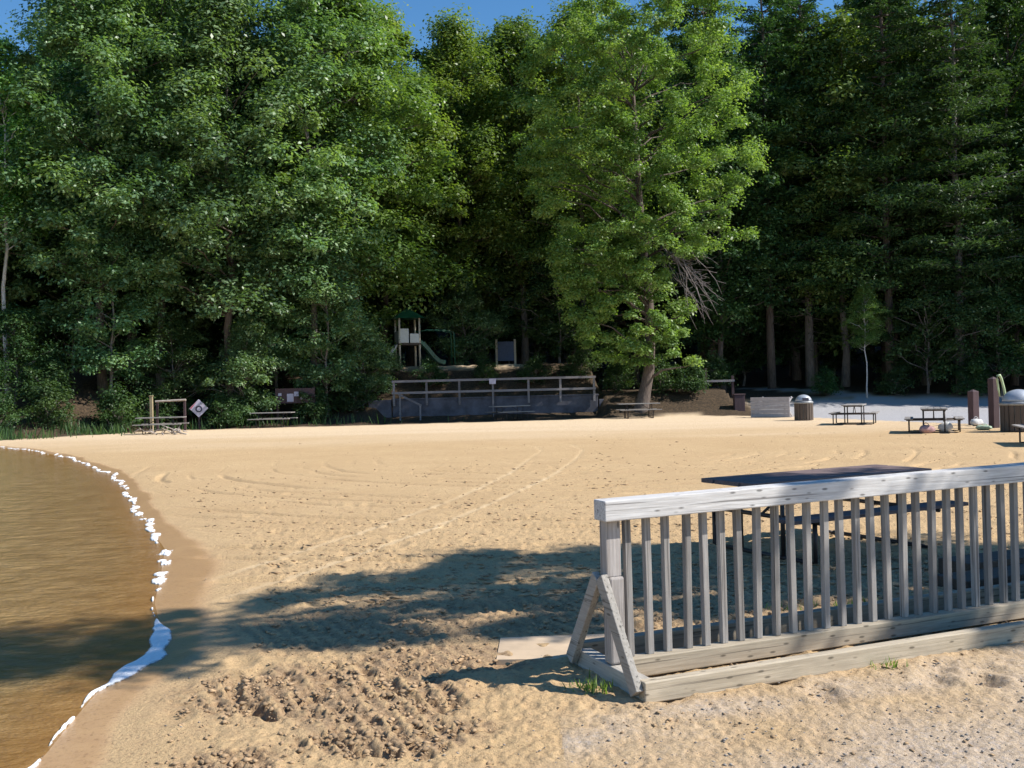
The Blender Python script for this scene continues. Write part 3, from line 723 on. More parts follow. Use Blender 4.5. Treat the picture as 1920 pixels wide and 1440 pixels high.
# brown posts
def bpost(label, x, y, w, h):
    t = thing('wooden_post', label, 'post', (x, y, gz(x, y)), .3, 'brown posts at the car park edge')
    m = MB(); m.box(-w/2, w/2, -w/2, w/2, -.1, h-.04); m.build('shaft', MAT['brown_post'], t, .012)
    m = MB(); w2 = w*.9; m.add([(-w2/2, -w2/2, h-.04), (w2/2, -w2/2, h-.04), (w2/2, w2/2, h-.04), (-w2/2, w2/2, h-.04), (0, 0, h+.03)], [(0, 1, 4), (1, 2, 4), (2, 3, 4), (3, 0, 4), (3, 2, 1, 0)])
    m.build('cap', MAT['brown_post'], t)
bpost('shorter brown post left of the two beside the bin', 16.15, 34.9, .26, 1.22)
bpost('taller dark brown post just left of the large bin', 15.75, 32.6, .24, 1.65)
# pale green bent pipe behind the bin
t = thing('bent_pipe', 'pale green pipe bent double sticking up behind the large bin', 'pipe', (15.35, 31.2, 0))
m = MB(); m.tube([(.15, 0, .0), (.12, 0, .9), (.06, 0, 1.3), (-.02, 0, 1.62), (-.07, 0, 1.72), (-.13, 0, 1.70), (-.15, 0, 1.60), (-.12, 0, 1.3), (-.08, 0, 1.05)], [.04, .04, .038, .04, .045, .045, .035, .03, .02]); m.build('tube', MAT['pale_green_pipe'], t, 0, True)
m = MB(); m.lathe([(.07, 0), (.07, .06), (.045, .09)], 12, (.15, 0)); m.build('base', MAT['pale_green_pipe'], t, 0, True)

# ------------------------------------------------------------------ wall, railing and stair at the terrace
t = thing('retaining_wall', 'long low concrete wall holding up the playground terrace', 'wall', (0, WALL_Y, 0))
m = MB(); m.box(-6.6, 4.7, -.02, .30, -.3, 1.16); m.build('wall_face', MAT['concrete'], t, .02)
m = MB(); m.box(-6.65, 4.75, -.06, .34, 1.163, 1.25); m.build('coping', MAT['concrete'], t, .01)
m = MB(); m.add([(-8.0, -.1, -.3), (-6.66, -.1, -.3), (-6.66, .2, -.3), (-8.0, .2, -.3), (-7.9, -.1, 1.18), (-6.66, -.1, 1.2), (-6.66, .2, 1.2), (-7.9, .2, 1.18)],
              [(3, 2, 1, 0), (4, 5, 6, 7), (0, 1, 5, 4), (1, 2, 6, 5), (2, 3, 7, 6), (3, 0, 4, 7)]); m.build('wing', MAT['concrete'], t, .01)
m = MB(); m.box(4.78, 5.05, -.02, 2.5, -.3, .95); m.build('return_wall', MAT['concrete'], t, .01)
t = thing('terrace_railing', 'grey two-rail railing standing along the top of the concrete wall', 'railing', (0, WALL_Y-.10, 0))
for x in (-6.5, -4.7, -2.9, -1.05, .9, 2.65, 4.5):
    m = MB(); m.box(x-.06, x+.06, -.07, .035, .85, 2.22); m.build('post', MAT['far_rail_shaded'], t, .008)
m = MB(); m.box(-6.6, 4.6, -.12, -.073, 2.13, 2.25); m.build('top_rail', MAT['far_rail_shaded'], t)
m = MB(); m.box(-6.6, 4.6, -.12, -.073, 1.50, 1.62); m.build('middle_rail', MAT['far_rail_shaded'], t)
t = thing('stair_handrail', 'sloping pale handrail at the left end of the concrete wall', 'handrail', (-6.2, WALL_Y-.55, 0))
m = MB(); m.bar((0, 0, 1.5), (1.25, -.1, .85), .07, .10); m.build('rail', MAT['far_rail_shaded'], t)
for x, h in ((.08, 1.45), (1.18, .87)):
    m = MB(); m.box(x-.04, x+.04, -.05-.08*x, .03-.08*x, -.1, h-.04); m.build('post', MAT['far_rail_shaded'], t)

def rim_plate(m, pts, y0, y1):
    n = len(pts); m.add([(p[0], y0, p[1]) for p in pts]+[(p[0], y1, p[1]) for p in pts],
                        [tuple(range(n)), tuple(range(2*n-1, n-1, -1))]+[(i, n+i, n+(i+1) % n, (i+1) % n) for i in range(n)])
t = thing('post_sign', 'small white sign fixed on a thin post at the middle of the far railing', 'sign', (-1.06, WALL_Y-.40, .0))
m = MB(); m.box(-.03, .03, -.02, .02, -.1, 2.1); m.build('post', MAT['far_rail_shaded'], t)
m = MB(); rim_plate(m, [(-.17, 1.93), (.17, 1.93), (.20, 2.22), (-.20, 2.22)], -.045, -.023); m.build('panel', MAT['sign_white_shaded'], t)
# diamond sign
t = thing('diamond_sign', 'white diamond sign with dark ring at the wood edge on the left', 'sign', (-15.75, 50.0, gz(-15.75, 50)), math.radians(8))
zc = 1.05-gz(-15.75, 50)
m = MB(); m.box(-.04, .04, 0, .05, -.2, zc+.2); m.build('post', MAT['brown_post'], t)
m = MB(); rim_plate(m, [(0, zc-.46), (.46, zc), (0, zc+.46), (-.46, zc)], -.03, -.003); pn = m.build('panel', MAT['sign_white_shaded'], t)
m = MB()
def ring(m, cx, cz, ri, ro, y0, y1, n=28):
    for k in range(n):
        a, b = 2*math.pi*k/n, 2*math.pi*(k+1)/n
        rim_plate(m, [(cx+ri*math.cos(a), cz+ri*math.sin(a)), (cx+ro*math.cos(a), cz+ro*math.sin(a)), (cx+ro*math.cos(b), cz+ro*math.sin(b)), (cx+ri*math.cos(b), cz+ri*math.sin(b))], y0, y1)
ring(m, .0, zc-.03, .10, .17, -.036, -.031); m.build('ring', MAT['sign_dark'], pn)
m = MB(); rim_plate(m, [(-.44, zc+.0), (-.03, zc+.41), (-.11, zc+.33-.0), (-.35, zc+.0)], -.036, -.031); m.build('red_stripe', MAT['sign_red'], pn)
# small white notices
t = thing('notice_board', 'dark board with several small white notices above the shaded table', 'notice board', (-11.3, 52.2, gz(-11.3, 52.2)), math.radians(5))
z0 = 1.55-gz(-11.3, 52.2)
for x in (-1.0, .85):
    m = MB(); m.box(x-.05, x+.05, .02, .10, -.2, z0+.42); m.build('post', MAT['brown_post'], t)
m = MB(); m.box(-1.1, .95, -.02, .015, z0-.38, z0+.40); bd = m.build('board', MAT['brown_post'], t)
for (x0, x1, q0, q1) in ((-.95, -.78, .02, .16), (-.5, -.16, -.30, .12), (-.13, .10, -.02, .22), (.2, .48, -.20, .10)):
    m = MB(); m.box(x0, x1, -.032, -.023, z0+q0, z0+q1); m.build('notice', MAT['sign_white_shaded'], bd)
# yellowish post with cross bar
t = thing('wooden_post', 'thin yellowish wooden post behind the left picnic table', 'post', (-16.9, 46.6, gz(-16.9, 46.6)))
m = MB(); m.box(-.07, .07, -.06, .06, -.1, 1.95-gz(-16.9, 46.6)-.25); m.build('shaft', MAT['yellow_wood'], t, .01)
m = MB(); m.box(-.09, .09, -.08, .08, 1.95-gz(-16.9, 46.6)-.247, 1.95-gz(-16.9, 46.6)-.2); m.build('cap', MAT['yellow_wood'], t, .01)
t = thing('shelter_bar', 'pale horizontal pole between two dark posts behind the yellowish post', 'barrier', (-17.2, 48.8, gz(-17.2, 48.8)))
m = MB(); m.tube([(-.3, 0, 1.45), (1.2, 0, 1.50)], .05); m.build('pole', MAT['twig'], t)
for x in (-.25, 1.1):
    m = MB(); m.box(x-.05, x+.05, .055, .15, -.3, 1.5); m.build('post', MAT['brown_post'], t)
# brush pile
rg = random.Random(3); t = thing('brush_pile', 'heap of bleached dead branches in front of the left picnic table', 'branches', (-15.6, 43.9, gz(-15.6, 43.9)))
for k in range(16):
    m = MB(); a = rg.uniform(0, 6.28); l = rg.uniform(.4, 1.0); c = Vector((rg.uniform(-1.2, 1.2), rg.uniform(-.3, .3), rg.uniform(.02, .22)))
    d = Vector((math.cos(a), math.sin(a)*.6, rg.uniform(-.1, .55)))*l*.5
    mid = c+Vector((rg.uniform(-.06, .06), rg.uniform(-.06, .06), rg.uniform(0, .08)))
    q0_, q1_ = c-d, c+d; q0_.z = max(q0_.z, .02); q1_.z = max(q1_.z, .02)
    m.tube([q0_, mid, q1_, q1_+Vector((rg.uniform(-.15, .15), rg.uniform(-.1, .1), rg.uniform(0, .15)))], [.035, .028, .018, .006], 6); m.build('branch', MAT['twig'], t, 0, True)

# timber fence on the bank, right of the leaning tree
t = thing('bank_fence', 'low dark post and rail fence on the bank left of the tipped table', 'fence', (10.9, 56.0, gz(10.9, 56.0)))
for x in (-1.3, .0, 1.5):
    m = MB(); m.box(x-.07, x+.07, -.06, .06, -.4, .75+(.45 if x == 0 else 0)); m.build('post', MAT['brown_post'], t, .01)
m = MB(); m.box(-1.4, 1.6, -.11, -.063, .42, .54); m.build('rail', MAT['far_rail_shaded'], t)
t = thing('wooden_post', 'squat reddish brown bollard post beside the shaded road', 'post', (12.1, 53.2, gz(12.1, 53.2)))
m = MB(); m.box(-.28, .28, -.2, .2, -.2, .82); m.build('shaft', MAT['brown_post'], t, .02)
m = MB(); m.box(-.31, .31, -.23, .23, .823, .88); m.build('cap', MAT['brown_post'], t, .02)
# kiosk board behind the terrace
gk = gz(-.35, 66)
t = thing('information_board', 'slate blue board between two pale posts far behind the terrace', 'sign', (-.35, 64.5, gz(-.35, 64.5)))
for x in (-.6, .6):
    m = MB(); m.box(x-.07, x+.07, -.07, .07, -.2, 1.75); m.build('post', MAT['tan_post'], t, .01)
m = MB(); m.box(-.528, .528, -.03, .03, .35, 1.6); m.build('panel', MAT['blue_board'], t)
# timber steps behind the near railing at right
t = thing('timber_steps', 'low dark timber steps behind the right end of the picket railing', 'steps', fl(2.65, .80, 0), FU)
for i, (x0, x1, y0, z1) in enumerate(((1.0, 2.4, .0, .08), (1.4, 2.4, .35, .13))):
    m = MB(); m.box(x0, x1, y0, y0+.34, -.05 , z1); m.build('tread', MAT['timber_dark'], t, .01)

# ------------------------------------------------------------------ play tower
px0, py0 = -6.15, 59.2; t = thing('play_tower', 'playground tower with green pitched roof, white panels and green slide', 'play tower', (px0, py0, gz(px0, py0)), math.radians(18))
for x in (-.6, .6):
    for y in (-.6, .6):
        m = MB(); m.tube([(x, y, -.2), (x, y, 2.95)], .06, 10); m.build('post', MAT['tan_post'], t, 0, True)
m = MB(); m.add([(-.95, -.95, 2.85), (.95, -.95, 2.85), (.95, .95, 2.85), (-.95, .95, 2.85), (0, 0, 3.5)], [(0, 1, 4), (1, 2, 4), (2, 3, 4), (3, 0, 4), (3, 2, 1, 0)])
m.build('roof', MAT['green_plastic'], t, .03)
m = MB(); m.box(-.68, .68, -.68, .68, 1.28, 1.38); m.build('deck', MAT['brown_slat'], t)
m = MB(); m.box(-.56, -.05, -.64, -.58, 1.40, 2.25); m.build('panel', MAT['white_panel'], t, .02)
m = MB(); m.box(.02, .56, -.64, -.58, 1.40, 1.95); m.build('panel', MAT['white_panel'], t, .02)
m = MB(); m.box(-.66, -.61, -.5, .5, 1.40, 2.1); m.build('panel', MAT['white_panel'], t, .02)
m = MB()                                                       # slide: trough with raised sides
P = [(.62, 1.36), (.85, 1.32), (1.15, 1.0), (1.5, .55), (1.85, .22), (2.2, .14)]
for (x0, z0_), (x1, z1_) in zip(P[:-1], P[1:]):
    m.bar((x0, -.1, z0_), (x1, -.1, z1_), .5, .04); m.bar((x0, -.36, z0_+.09), (x1, -.36, z1_+.09), .04, .22); m.bar((x0, .16, z0_+.09), (x1, .16, z1_+.09), .04, .22)
m.build('slide', MAT['green_plastic'], t, 0)
m = MB(); m.bar((-.66, -.3, 1.35), (-1.55, -.3, .0), .05, .09); m.bar((-.66, .3, 1.35), (-1.55, .3, .0), .05, .09)
for k in range(5): m.bar((-.8-.15*k, -.3, 1.15-.23*k), (-.8-.15*k, .3, 1.15-.23*k), .05, .04)
m.build('ladder', MAT['white_panel'], t)
m = MB()
for y in (-.35, .35): m.tube([(.62, y, 2.1), (1.2, y, 2.18), (2.2, y, 2.15), (2.75, y, 2.05), (2.8, y, 0)], .035, 8)
for k in range(6): m.tube([(.9+.3*k, -.35, 2.14), (.9+.3*k, .35, 2.14)], .02, 6)
m.build('monkey_bars', MAT['green_plastic'], t, 0, True)

# ------------------------------------------------------------------ trees
def leaves(centers, normals, size, aspect, lv, rg):
    """one small pointed quad per leaf"""
    n = len(centers); nr = normals/np.maximum(1e-6, np.linalg.norm(normals, axis=1, keepdims=True))
    ref = rg.normal(size=(n, 3)); a = np.cross(nr, ref); a /= np.maximum(1e-6, np.linalg.norm(a, axis=1, keepdims=True))
    b = np.cross(nr, a); s = size[:, None]
    fold = nr*(s*.18)
    V = np.stack([centers+a*s, centers+b*s*aspect+fold, centers-a*s*.85, centers-b*s*aspect+fold], 1).reshape(-1, 3)
    Fc = np.arange(n*4).reshape(n, 4)
    return V, Fc, np.repeat(lv, 4)
def leaf_obj(name, V, Fc, lv, mat):
    me = raw_mesh(name, V, Fc, mat)
    a = me.attributes.new('lv', 'FLOAT', 'POINT'); a.data.foreach_set('value', lv.astype(np.float32))
    o = bpy.data.objects.new(name, me); COL.objects.link(o); return o
def clump_leaves(C, CR, per, rg, size=(.07, .13), flat_=.45, aspect=.5, up=.8):
    """dome shaped sprays of leaves around each clump centre"""
    n = len(C)*per
    c = np.repeat(C, per, 0); r = np.repeat(CR, per)
    d = rg.normal(size=(n, 3)); d /= np.linalg.norm(d, axis=1, keepdims=True)
    d[:, 2] = np.where(d[:, 2] < -.35, -d[:, 2], d[:, 2])
    rad = r*(.3+.75*rg.rand(n)**.7)*(.85+.35*np.sin(d[:, 0]*5+np.repeat(rg.rand(len(C))*6, per))*np.cos(d[:, 2]*6+d[:, 1]*4))
    p = c+d*rad[:, None]*np.array([1, 1, flat_])
    p += rg.normal(size=(n, 3))*.06
    nr = d*.7+np.array([0, 0, up])+rg.normal(size=(n, 3))*.45
    s = rg.uniform(size[0], size[1], n)
    base = np.repeat(rg.rand(len(C)), per)
    lv = np.clip(.55*base+.45*rg.rand(n)+rg.normal(size=n)*.06, 0, 1)
    return leaves(p, nr, s, aspect, lv, rg)
def limb(m, p0, p1, r0_, r1_, rg, sag=.0, n=5, sides=6):
    p0 = np.array(p0, float); p1 = np.array(p1, float); L_ = np.linalg.norm(p1-p0)
    pts = []
    for i in range(n+1):
        t_ = i/n; p = p0*(1-t_)+p1*t_+rg.normal(size=3)*L_*.035*math.sin(math.pi*t_); p[2] += sag*L_*math.sin(math.pi*t_); pts.append(p)
    m.tube(pts, [r0_+(r1_-r0_)*i/n for i in range(n+1)], sides); return pts
def tree_thing(name, label, cat='tree', group=None):
    return thing(name, label, cat, (0, 0, -50), 0, group)
def make_broad(seed, H, R, zb, nc, per, lm, bm, name='broadleaf_tree', rt=.2, size=(.06, .165), lean=(0, 0)):
    rg = np.random.RandomState(seed); t = tree_thing(name, 'x')
    # lobed crown envelope
    C = []; lob = [(rg.uniform(0, 6.28), rg.uniform(.2, .95), rg.uniform(.18, .4)) for _ in range(9)]
    while len(C) < nc:
        a = rg.uniform(0, 6.28); h = rg.rand(); q = rg.rand()**.45
        prof = math.sin(math.pi*min(1, (h*.86+.14))**.85)**.65
        bulge = 1+sum(w*math.exp(-(((a-la+math.pi) % (2*math.pi)-math.pi)/.6)**2-((h-lh)/.16)**2) for la, lh, w in lob)-.25
        r = R*prof*q*bulge
        C.append((r*math.cos(a)+lean[0]*h, r*math.sin(a)+lean[1]*h, zb+(H-zb)*h*.97))
    C = np.array(C); C += rg.normal(size=C.shape)*np.array([.25, .25, .5])*(R/5); CR = rg.uniform(.45, 1.75, nc)*(R/4.5)**.6
    V, Fc, lv = clump_leaves(C, CR, per, rg, size, .8)
    cr_o = leaf_obj('crown', V, Fc, lv, lm); cr_o.parent = t
    m = MB(); top = np.array([lean[0]*.8, lean[1]*.8, H*.86])
    pts = [np.array([lean[0]*.8*(i/8)**1.5+rg.normal()*.10*(i > 0), lean[1]*.8*(i/8)**1.5+rg.normal()*.10*(i > 0), -.3+(H*.86+.3)*i/8]) for i in range(9)]
    m.tube(pts, [rt*(1.25 if i == 0 else 1)*(1-.82*i/8) for i in range(9)], 9)
    idx = rg.permutation(nc)[:34]
    for i in idx:
        c = C[i]; zt = max(zb*.75, min(c[2]-.25*np.hypot(c[0], c[1])-.5, H*.8)); f = np.clip((zt+.3)/(H*.86+.3)*8, 0, 7.99); k = int(f)
        p0 = pts[k]*(1-(f-k))+pts[k+1]*(f-k)
        limb(m, p0, c, rt*.36*(1-.6*zt/H), .015, rg, .05)
    m.build('trunk', bm, t, 0, True)
    return t
def make_pine(seed, H, R, zb, lm, bm, name='pine_tree', tiers=30, per=1500):
    rg = np.random.RandomState(seed); t = tree_thing(name, 'x')
    m = MB(); pts = [(rg.normal()*.05, rg.normal()*.05, -.3+(H+.2)*i/8) for i in range(9)]
    m.tube(pts, [.27*(1-.9*i/8) for i in range(9)], 9)
    P = []; Nn = []
    for k in range(tiers):
        h = zb+(H-zb)*(k+rg.uniform(-.3, .3))/tiers; q = (H-h)/(H-zb); r = R*(.25+.75*min(1, q*1.5))*rg.uniform(.7, 1.05)
        nb = rg.randint(4, 7); a0 = rg.uniform(0, 6.28)
        for b in range(nb):
            a = a0+6.28*b/nb+rg.uniform(-.3, .3); L_ = r*rg.uniform(.6, 1.1); rise = rg.uniform(-.10, .18)
            tip = np.array([L_*math.cos(a), L_*math.sin(a), h+rise*L_])
            limb(m, (0, 0, h-.1), tip, .05, .01, rg, .04, 4, 5)
            n = int(per*L_/R/nb*1.2)
            s = rg.rand(n)**.65*.85+.18; side = rg.normal(size=n)*(.10+.22*s)*L_*.55
            px_ = math.cos(a)*L_*s-math.sin(a)*side; py_ = math.sin(a)*L_*s+math.cos(a)*side
            pz = h+rise*L_*s+rg.normal(size=n)*.12-.10*np.abs(side)
            P.append(np.stack([px_, py_, pz], 1))
    for _ in range(10):
        h = rg.uniform(zb*.35, zb); a = rg.uniform(0, 6.28); limb(m, (0, 0, h), (math.cos(a)*1.1, math.sin(a)*1.1, h-.1), .03, .006, rg, 0, 3, 4)
    P = np.concatenate(P); n = len(P)
    nr = np.array([0, 0, 1.])+rg.normal(size=(n, 3))*.5
    lv = np.clip(rg.rand(n)*.8+.1, 0, 1)
    V, Fc, lvv = leaves(P, nr, rg.uniform(.10, .2, n), .28, lv, rg)
    c = leaf_obj('crown', V, Fc, lvv, lm); c.parent = t
    m.build('trunk', bm, t, 0, True); return t
def place(src, x, y, sc, rz, label, group, first=None):
    loc = (x, y, gz(x, y))
    return copy_thing(src, loc, rz, sc, label, group)

PROT = []
B = [make_broad(11, 22, 5.3, 4.5, 225, 290, MAT['leaf_blue'], MAT['bark'], rt=.22),
     make_broad(12, 20, 5.4, 3.5, 215, 290, MAT['leaf_mid'], MAT['bark_grey'], rt=.22),
     make_broad(13, 23, 5.2, 6.0, 215, 290, MAT['leaf_blue'], MAT['bark_grey'], rt=.2),
     make_broad(14, 21, 5.4, 5.0, 185, 310, MAT['leaf_yellow'], MAT['bark'], rt=.22),
     make_broad(15, 22, 5.0, 3.5, 205, 290, MAT['leaf_dark'], MAT['bark'], rt=.2)]
BIRCH = make_broad(16, 18, 3.2, 8.5, 120, 180, MAT['leaf_mid'], MAT['bark_birch'], 'birch_tree', rt=.13)
U = [make_broad(21, 6.0, 2.6, .8, 80, 190, MAT['leaf_dark'], MAT['bark_grey'], 'young_tree', rt=.07, size=(.06, .11)),
     make_broad(22, 5.0, 2.4, .5, 75, 190, MAT['leaf_blue'], MAT['bark_grey'], 'young_tree', rt=.06, size=(.06, .11)),
     make_broad(23, 7.5, 2.6, .9, 90, 190, MAT['leaf_dark'], MAT['bark_grey'], 'young_tree', rt=.07, size=(.06, .11))]
U.append(make_broad(24, 11.5, 3.1, 2.0, 110, 230, MAT['leaf_blue'], MAT['bark_grey'], 'slender_tree', rt=.1, size=(.06, .14)))
BUSH = make_broad(25, 1.5, 1.3, .05, 34, 130, MAT['leaf_dark'], MAT['bark_grey'], 'bush', rt=.03, size=(.05, .09))
PN = [make_pine(31, 27, 4.6, 6, MAT['leaf_pine'], MAT['bark']), make_pine(32, 24, 4.3, 4, MAT['leaf_pine'], MAT['bark_grey'])]
SPIRE = make_pine(33, 27, 2.3, 5, MAT['leaf_dark'], MAT['bark'], tiers=34)
PROT = B+[BIRCH]+U+[BUSH]+PN+[SPIRE]

rnd = random.Random(77)
placed = []
def put(src, x, y, sc, label, group, cat=None):
    placed.append((x, y)); o = place(src, x, y, sc, rnd.uniform(0, 6.28), label, group); return o
GF = 'trees along the front of the wood'
put(B[2], -30.0, 49.5, .80, 'broadleaf tree at the far left edge of the photo', GF)
put(BIRCH, -25.4, 50.2, 1.0, 'slender birch with a bright white trunk at the left edge', GF)
put(B[0], -21.0, 51.2, 1.06, 'tall blue-green broadleaf tree right of the white birch', GF)
put(B[2], -18.8, 53.5, 1.10, 'tall broadleaf tree above the left picnic table', GF)
put(B[0], -14.8, 52.6, 1.08, 'tall blue-green broadleaf tree above the white diamond sign', GF)
put(B[2], -10.8, 54.6, 1.08, 'tall broadleaf tree above the small white notices', GF)
put(B[1], -8.9, 57.5, 1.14, 'tall mid-green broadleaf tree left of the play tower', GF)
put(B[0], -11.9, 60.5, 1.12, 'tall broadleaf tree half hidden left of the play tower', GF)
GC = 'trees behind the playground terrace'
put(B[3], -8.2, 65.2, 1.10, 'yellow-green broadleaf tree rising behind the play tower', GC)
put(B[3], -3.4, 64.6, 1.04, 'sunlit yellow-green crown under the middle of the sky gap', GC)
put(B[1], .9, 66.4, 1.14, 'mid-green broadleaf tree behind the blue information board', GC)
put(B[3], 4.6, 62.6, 1.05, 'yellow-green broadleaf tree touching the left side of the leaning tree', GC)
put(SPIRE, -6.0, 78, .93, 'pointed evergreen top at the left of the sky gap', GC)
put(SPIRE, -.6, 80, .97, 'pointed evergreen top in the middle of the sky gap', GC)
put(U[1], -3.0, 62.6, 1.0, 'young tree at the back of the playground right of the tower', GC)
put(U[0], 3.0, 61.5, 1.1, 'young tree at the back of the playground behind the railing end', GC)
GR = 'dark trees along the right side wood'
put(PN[0], 16.3, 62.5, 1.05, 'dark pine with a bare straight trunk above the tipped table', GR)
put(PN[1], 19.0, 63.5, 1.15, 'dark pine with a bare trunk above the dome-topped bin', GR)
put(B[1], 21.0, 62.8, 1.15, 'green broadleaf tree between the pines on the right', GR)
put(PN[0], 22.6, 59.5, 1.02, 'pine with a reddish trunk above the far small picnic table', GR)
put(B[1], 26.0, 62.5, 1.12, 'green broadleaf tree above the table with bags', GR)
put(PN[1], 26.2, 58.2, 1.12, 'pine trunk right above the table with bags', GR)
put(B[4], 30.5, 60.5, 1.1, 'dark broadleaf tree above the large bin at the right edge', GR)
put(B[4], 12.9, 60.8, .98, 'dark broadleaf tree filling the gap right of the leaning tree', GR)
put(PN[0], 13.6, 67.5, 1.0, 'dark pine just right of the leaning bright green tree', GR)
for k_, (x_, y_) in enumerate([(32.5, 54.5), (37.5, 52.2), (43, 53.5), (49, 52), (35, 58.5), (40.5, 57.5)]):
    put((B[4], PN[1], B[1])[k_ % 3], x_, y_, .70, 'tree of the wood just outside the right edge', 'trees outside the right edge')
GU = 'young trees and undergrowth at the wood edge'
put(U[0], -24.2, 48.6, .8, 'young leafy tree beside the white birch trunk', GU)
put(U[3], -20.2, 50.4, .9, 'young tree left of the picnic table with branches', GU)
put(U[2], -17.6, 51.6, .75, 'dark young tree directly behind the yellowish post', GU)
put(U[1], -13.9, 52.0, .95, 'young tree right of the white diamond sign', GU)
put(U[3], -9.9, 53.4, .85, 'slender blue-green tree left of the concrete wall', GU)
put(U[3], -13.0, 55.2, 1.05, 'dark young tree behind the notice board', GU)
put(U[1], -8.2, 55.5, .8, 'small young tree at the left end of the wall', GU)
put(U[1], -7.75, 57.0, .62, 'small leafy tree partly hiding the left side of the play tower', GU)
put(BIRCH, 20.3, 57.0, .36, 'pale sunlit sapling on the bank behind the small far table', GU)
put(U[2], 24.2, 58.0, 1.1, 'dark young tree right of the sunlit sapling', GU)
put(U[2], 28.0, 57.0, 1.1, 'dark young tree behind the pale green pipe', GU)
put(U[2], 15.5, 67.0, 1.2, 'dark young tree at the back of the shaded road', GU)
GB = 'low bushes at the wood edge'
blab = ['low bush at the waterline on the far left', 'low bush left of the left picnic table', 'low bush between the left table and the diamond sign',
        'low bush between the diamond sign and the shaded table', 'low bush right of the shaded table', 'low bush against the wall wing',
        'low bush on the bank under the sapling', 'low bush on the bank right of the sapling', 'low bush at the foot of the bank behind the posts', 'low bush between the wall and the leaning tree',
        'low bush on the terrace slope right below the slide', 'low bush on the terrace slope left of the small white sign', 'low bush on the terrace slope under the information board', 'low bush on the terrace slope at the right end of the railing',
        'low bush just right of the leaning tree trunk', 'low bush beside the low rail fence on the bank', 'low bush behind the squat reddish post', 'low bush on the left bank above the tall grass', 'wide bush high on the left bank', 'low bush behind the yellowish post', 'low bush below the white birch']
for (x, y, s_), lb in zip([(-23.0, 44.4, .9), (-19.2, 48.0, 1.1), (-14.6, 50.6, .9), (-13.8, 52.2, 1.0), (-10.4, 52.6, 1.0), (-8.6, 54.0, 1.0),
                      (18.4, 58.2, .8), (22.2, 57.6, .9), (26.2, 56.6, 1.0), (5.9, 56.2, .9), (-4.6, 57.0, .8), (-1.6, 57.2, .75), (1.3, 57.0, .85), (3.9, 57.3, .9), (8.3, 55.3, 1.0), (10.0, 55.0, .95), (11.8, 57.6, 1.0), (-21.6, 46.2, 1.0), (-22.4, 48.3, 1.2), (-18.4, 50.4, 1.0), (-24.6, 46.4, 1.1)], blab):
    put(BUSH, x, y, s_, lb, GB)

# the rest of the wood, rows deep
GD = 'trees deep in the wood'
def treeline(x): return np.interp(x, [-70, -30, -24, -10, -9, 10, 12, 20, 31, 34, 60], [52, 52, 56, 58, 64.5, 66, 68, 66, 62, 56, 54])
yy = 54.0
while yy < 108:
    xx = -.62*yy-6
    while xx < .62*yy+16:
        x = xx+rnd.uniform(-2, 2); y = yy+rnd.uniform(-2, 2)
        if y > treeline(x) and min((x-a)**2+(y-b)**2 for a, b in placed) > 9:
            gap = -.15*y < x < .07*y; gapl = x < -.455*y
            if x > 9: src = rnd.choice([PN[0], PN[1], B[4], B[4], B[1]])
            else: src = rnd.choice([B[0], B[1], B[2], B[4], B[4], PN[1]])
            sc = rnd.uniform(.95, 1.15)
            if x > 12: sc *= 1.16
            if gapl: sc = min(sc, (.335*y+1.7-gz(x, y))/22.5*rnd.uniform(.9, .99))
            if gap and y > 66:
                sc = min(sc*1.15, (.362*y+1.7-gz(x, y))/ {PN[0]: 27, PN[1]: 24}.get(src, 22.5)*rnd.uniform(.86, .99))
            lab = 'tall pine deep in the wood behind the front trees' if src in PN else 'tall broadleaf tree deep in the wood behind the front trees'
            if sc > .45: put(src, x, y, sc, lab, GD)
        xx += 4.9
    yy += 5.4+.04*(yy-54)
# small undergrowth between the trunks
yy = 53.0
GE = 'undergrowth trees inside the wood'
while yy < 82:
    xx = -.56*yy-2
    while xx < .56*yy+3:
        x = xx+rnd.uniform(-1.6, 1.6); y = yy+rnd.uniform(-1.8, 1.8)
        if y > treeline(x)+1 and min((x-a)**2+(y-b)**2 for a, b in placed) > 2.5 and rnd.random() < (.85 if x < 9 else .6):
            put(rnd.choice(U), x, y, rnd.uniform(.7, 1.3), 'small leafy understorey tree inside the wood', GE)
        xx += 3.4
    yy += 4.2
for p in PROT:
    for c in list(p.children): bpy.data.objects.remove(c)
    bpy.data.objects.remove(p)

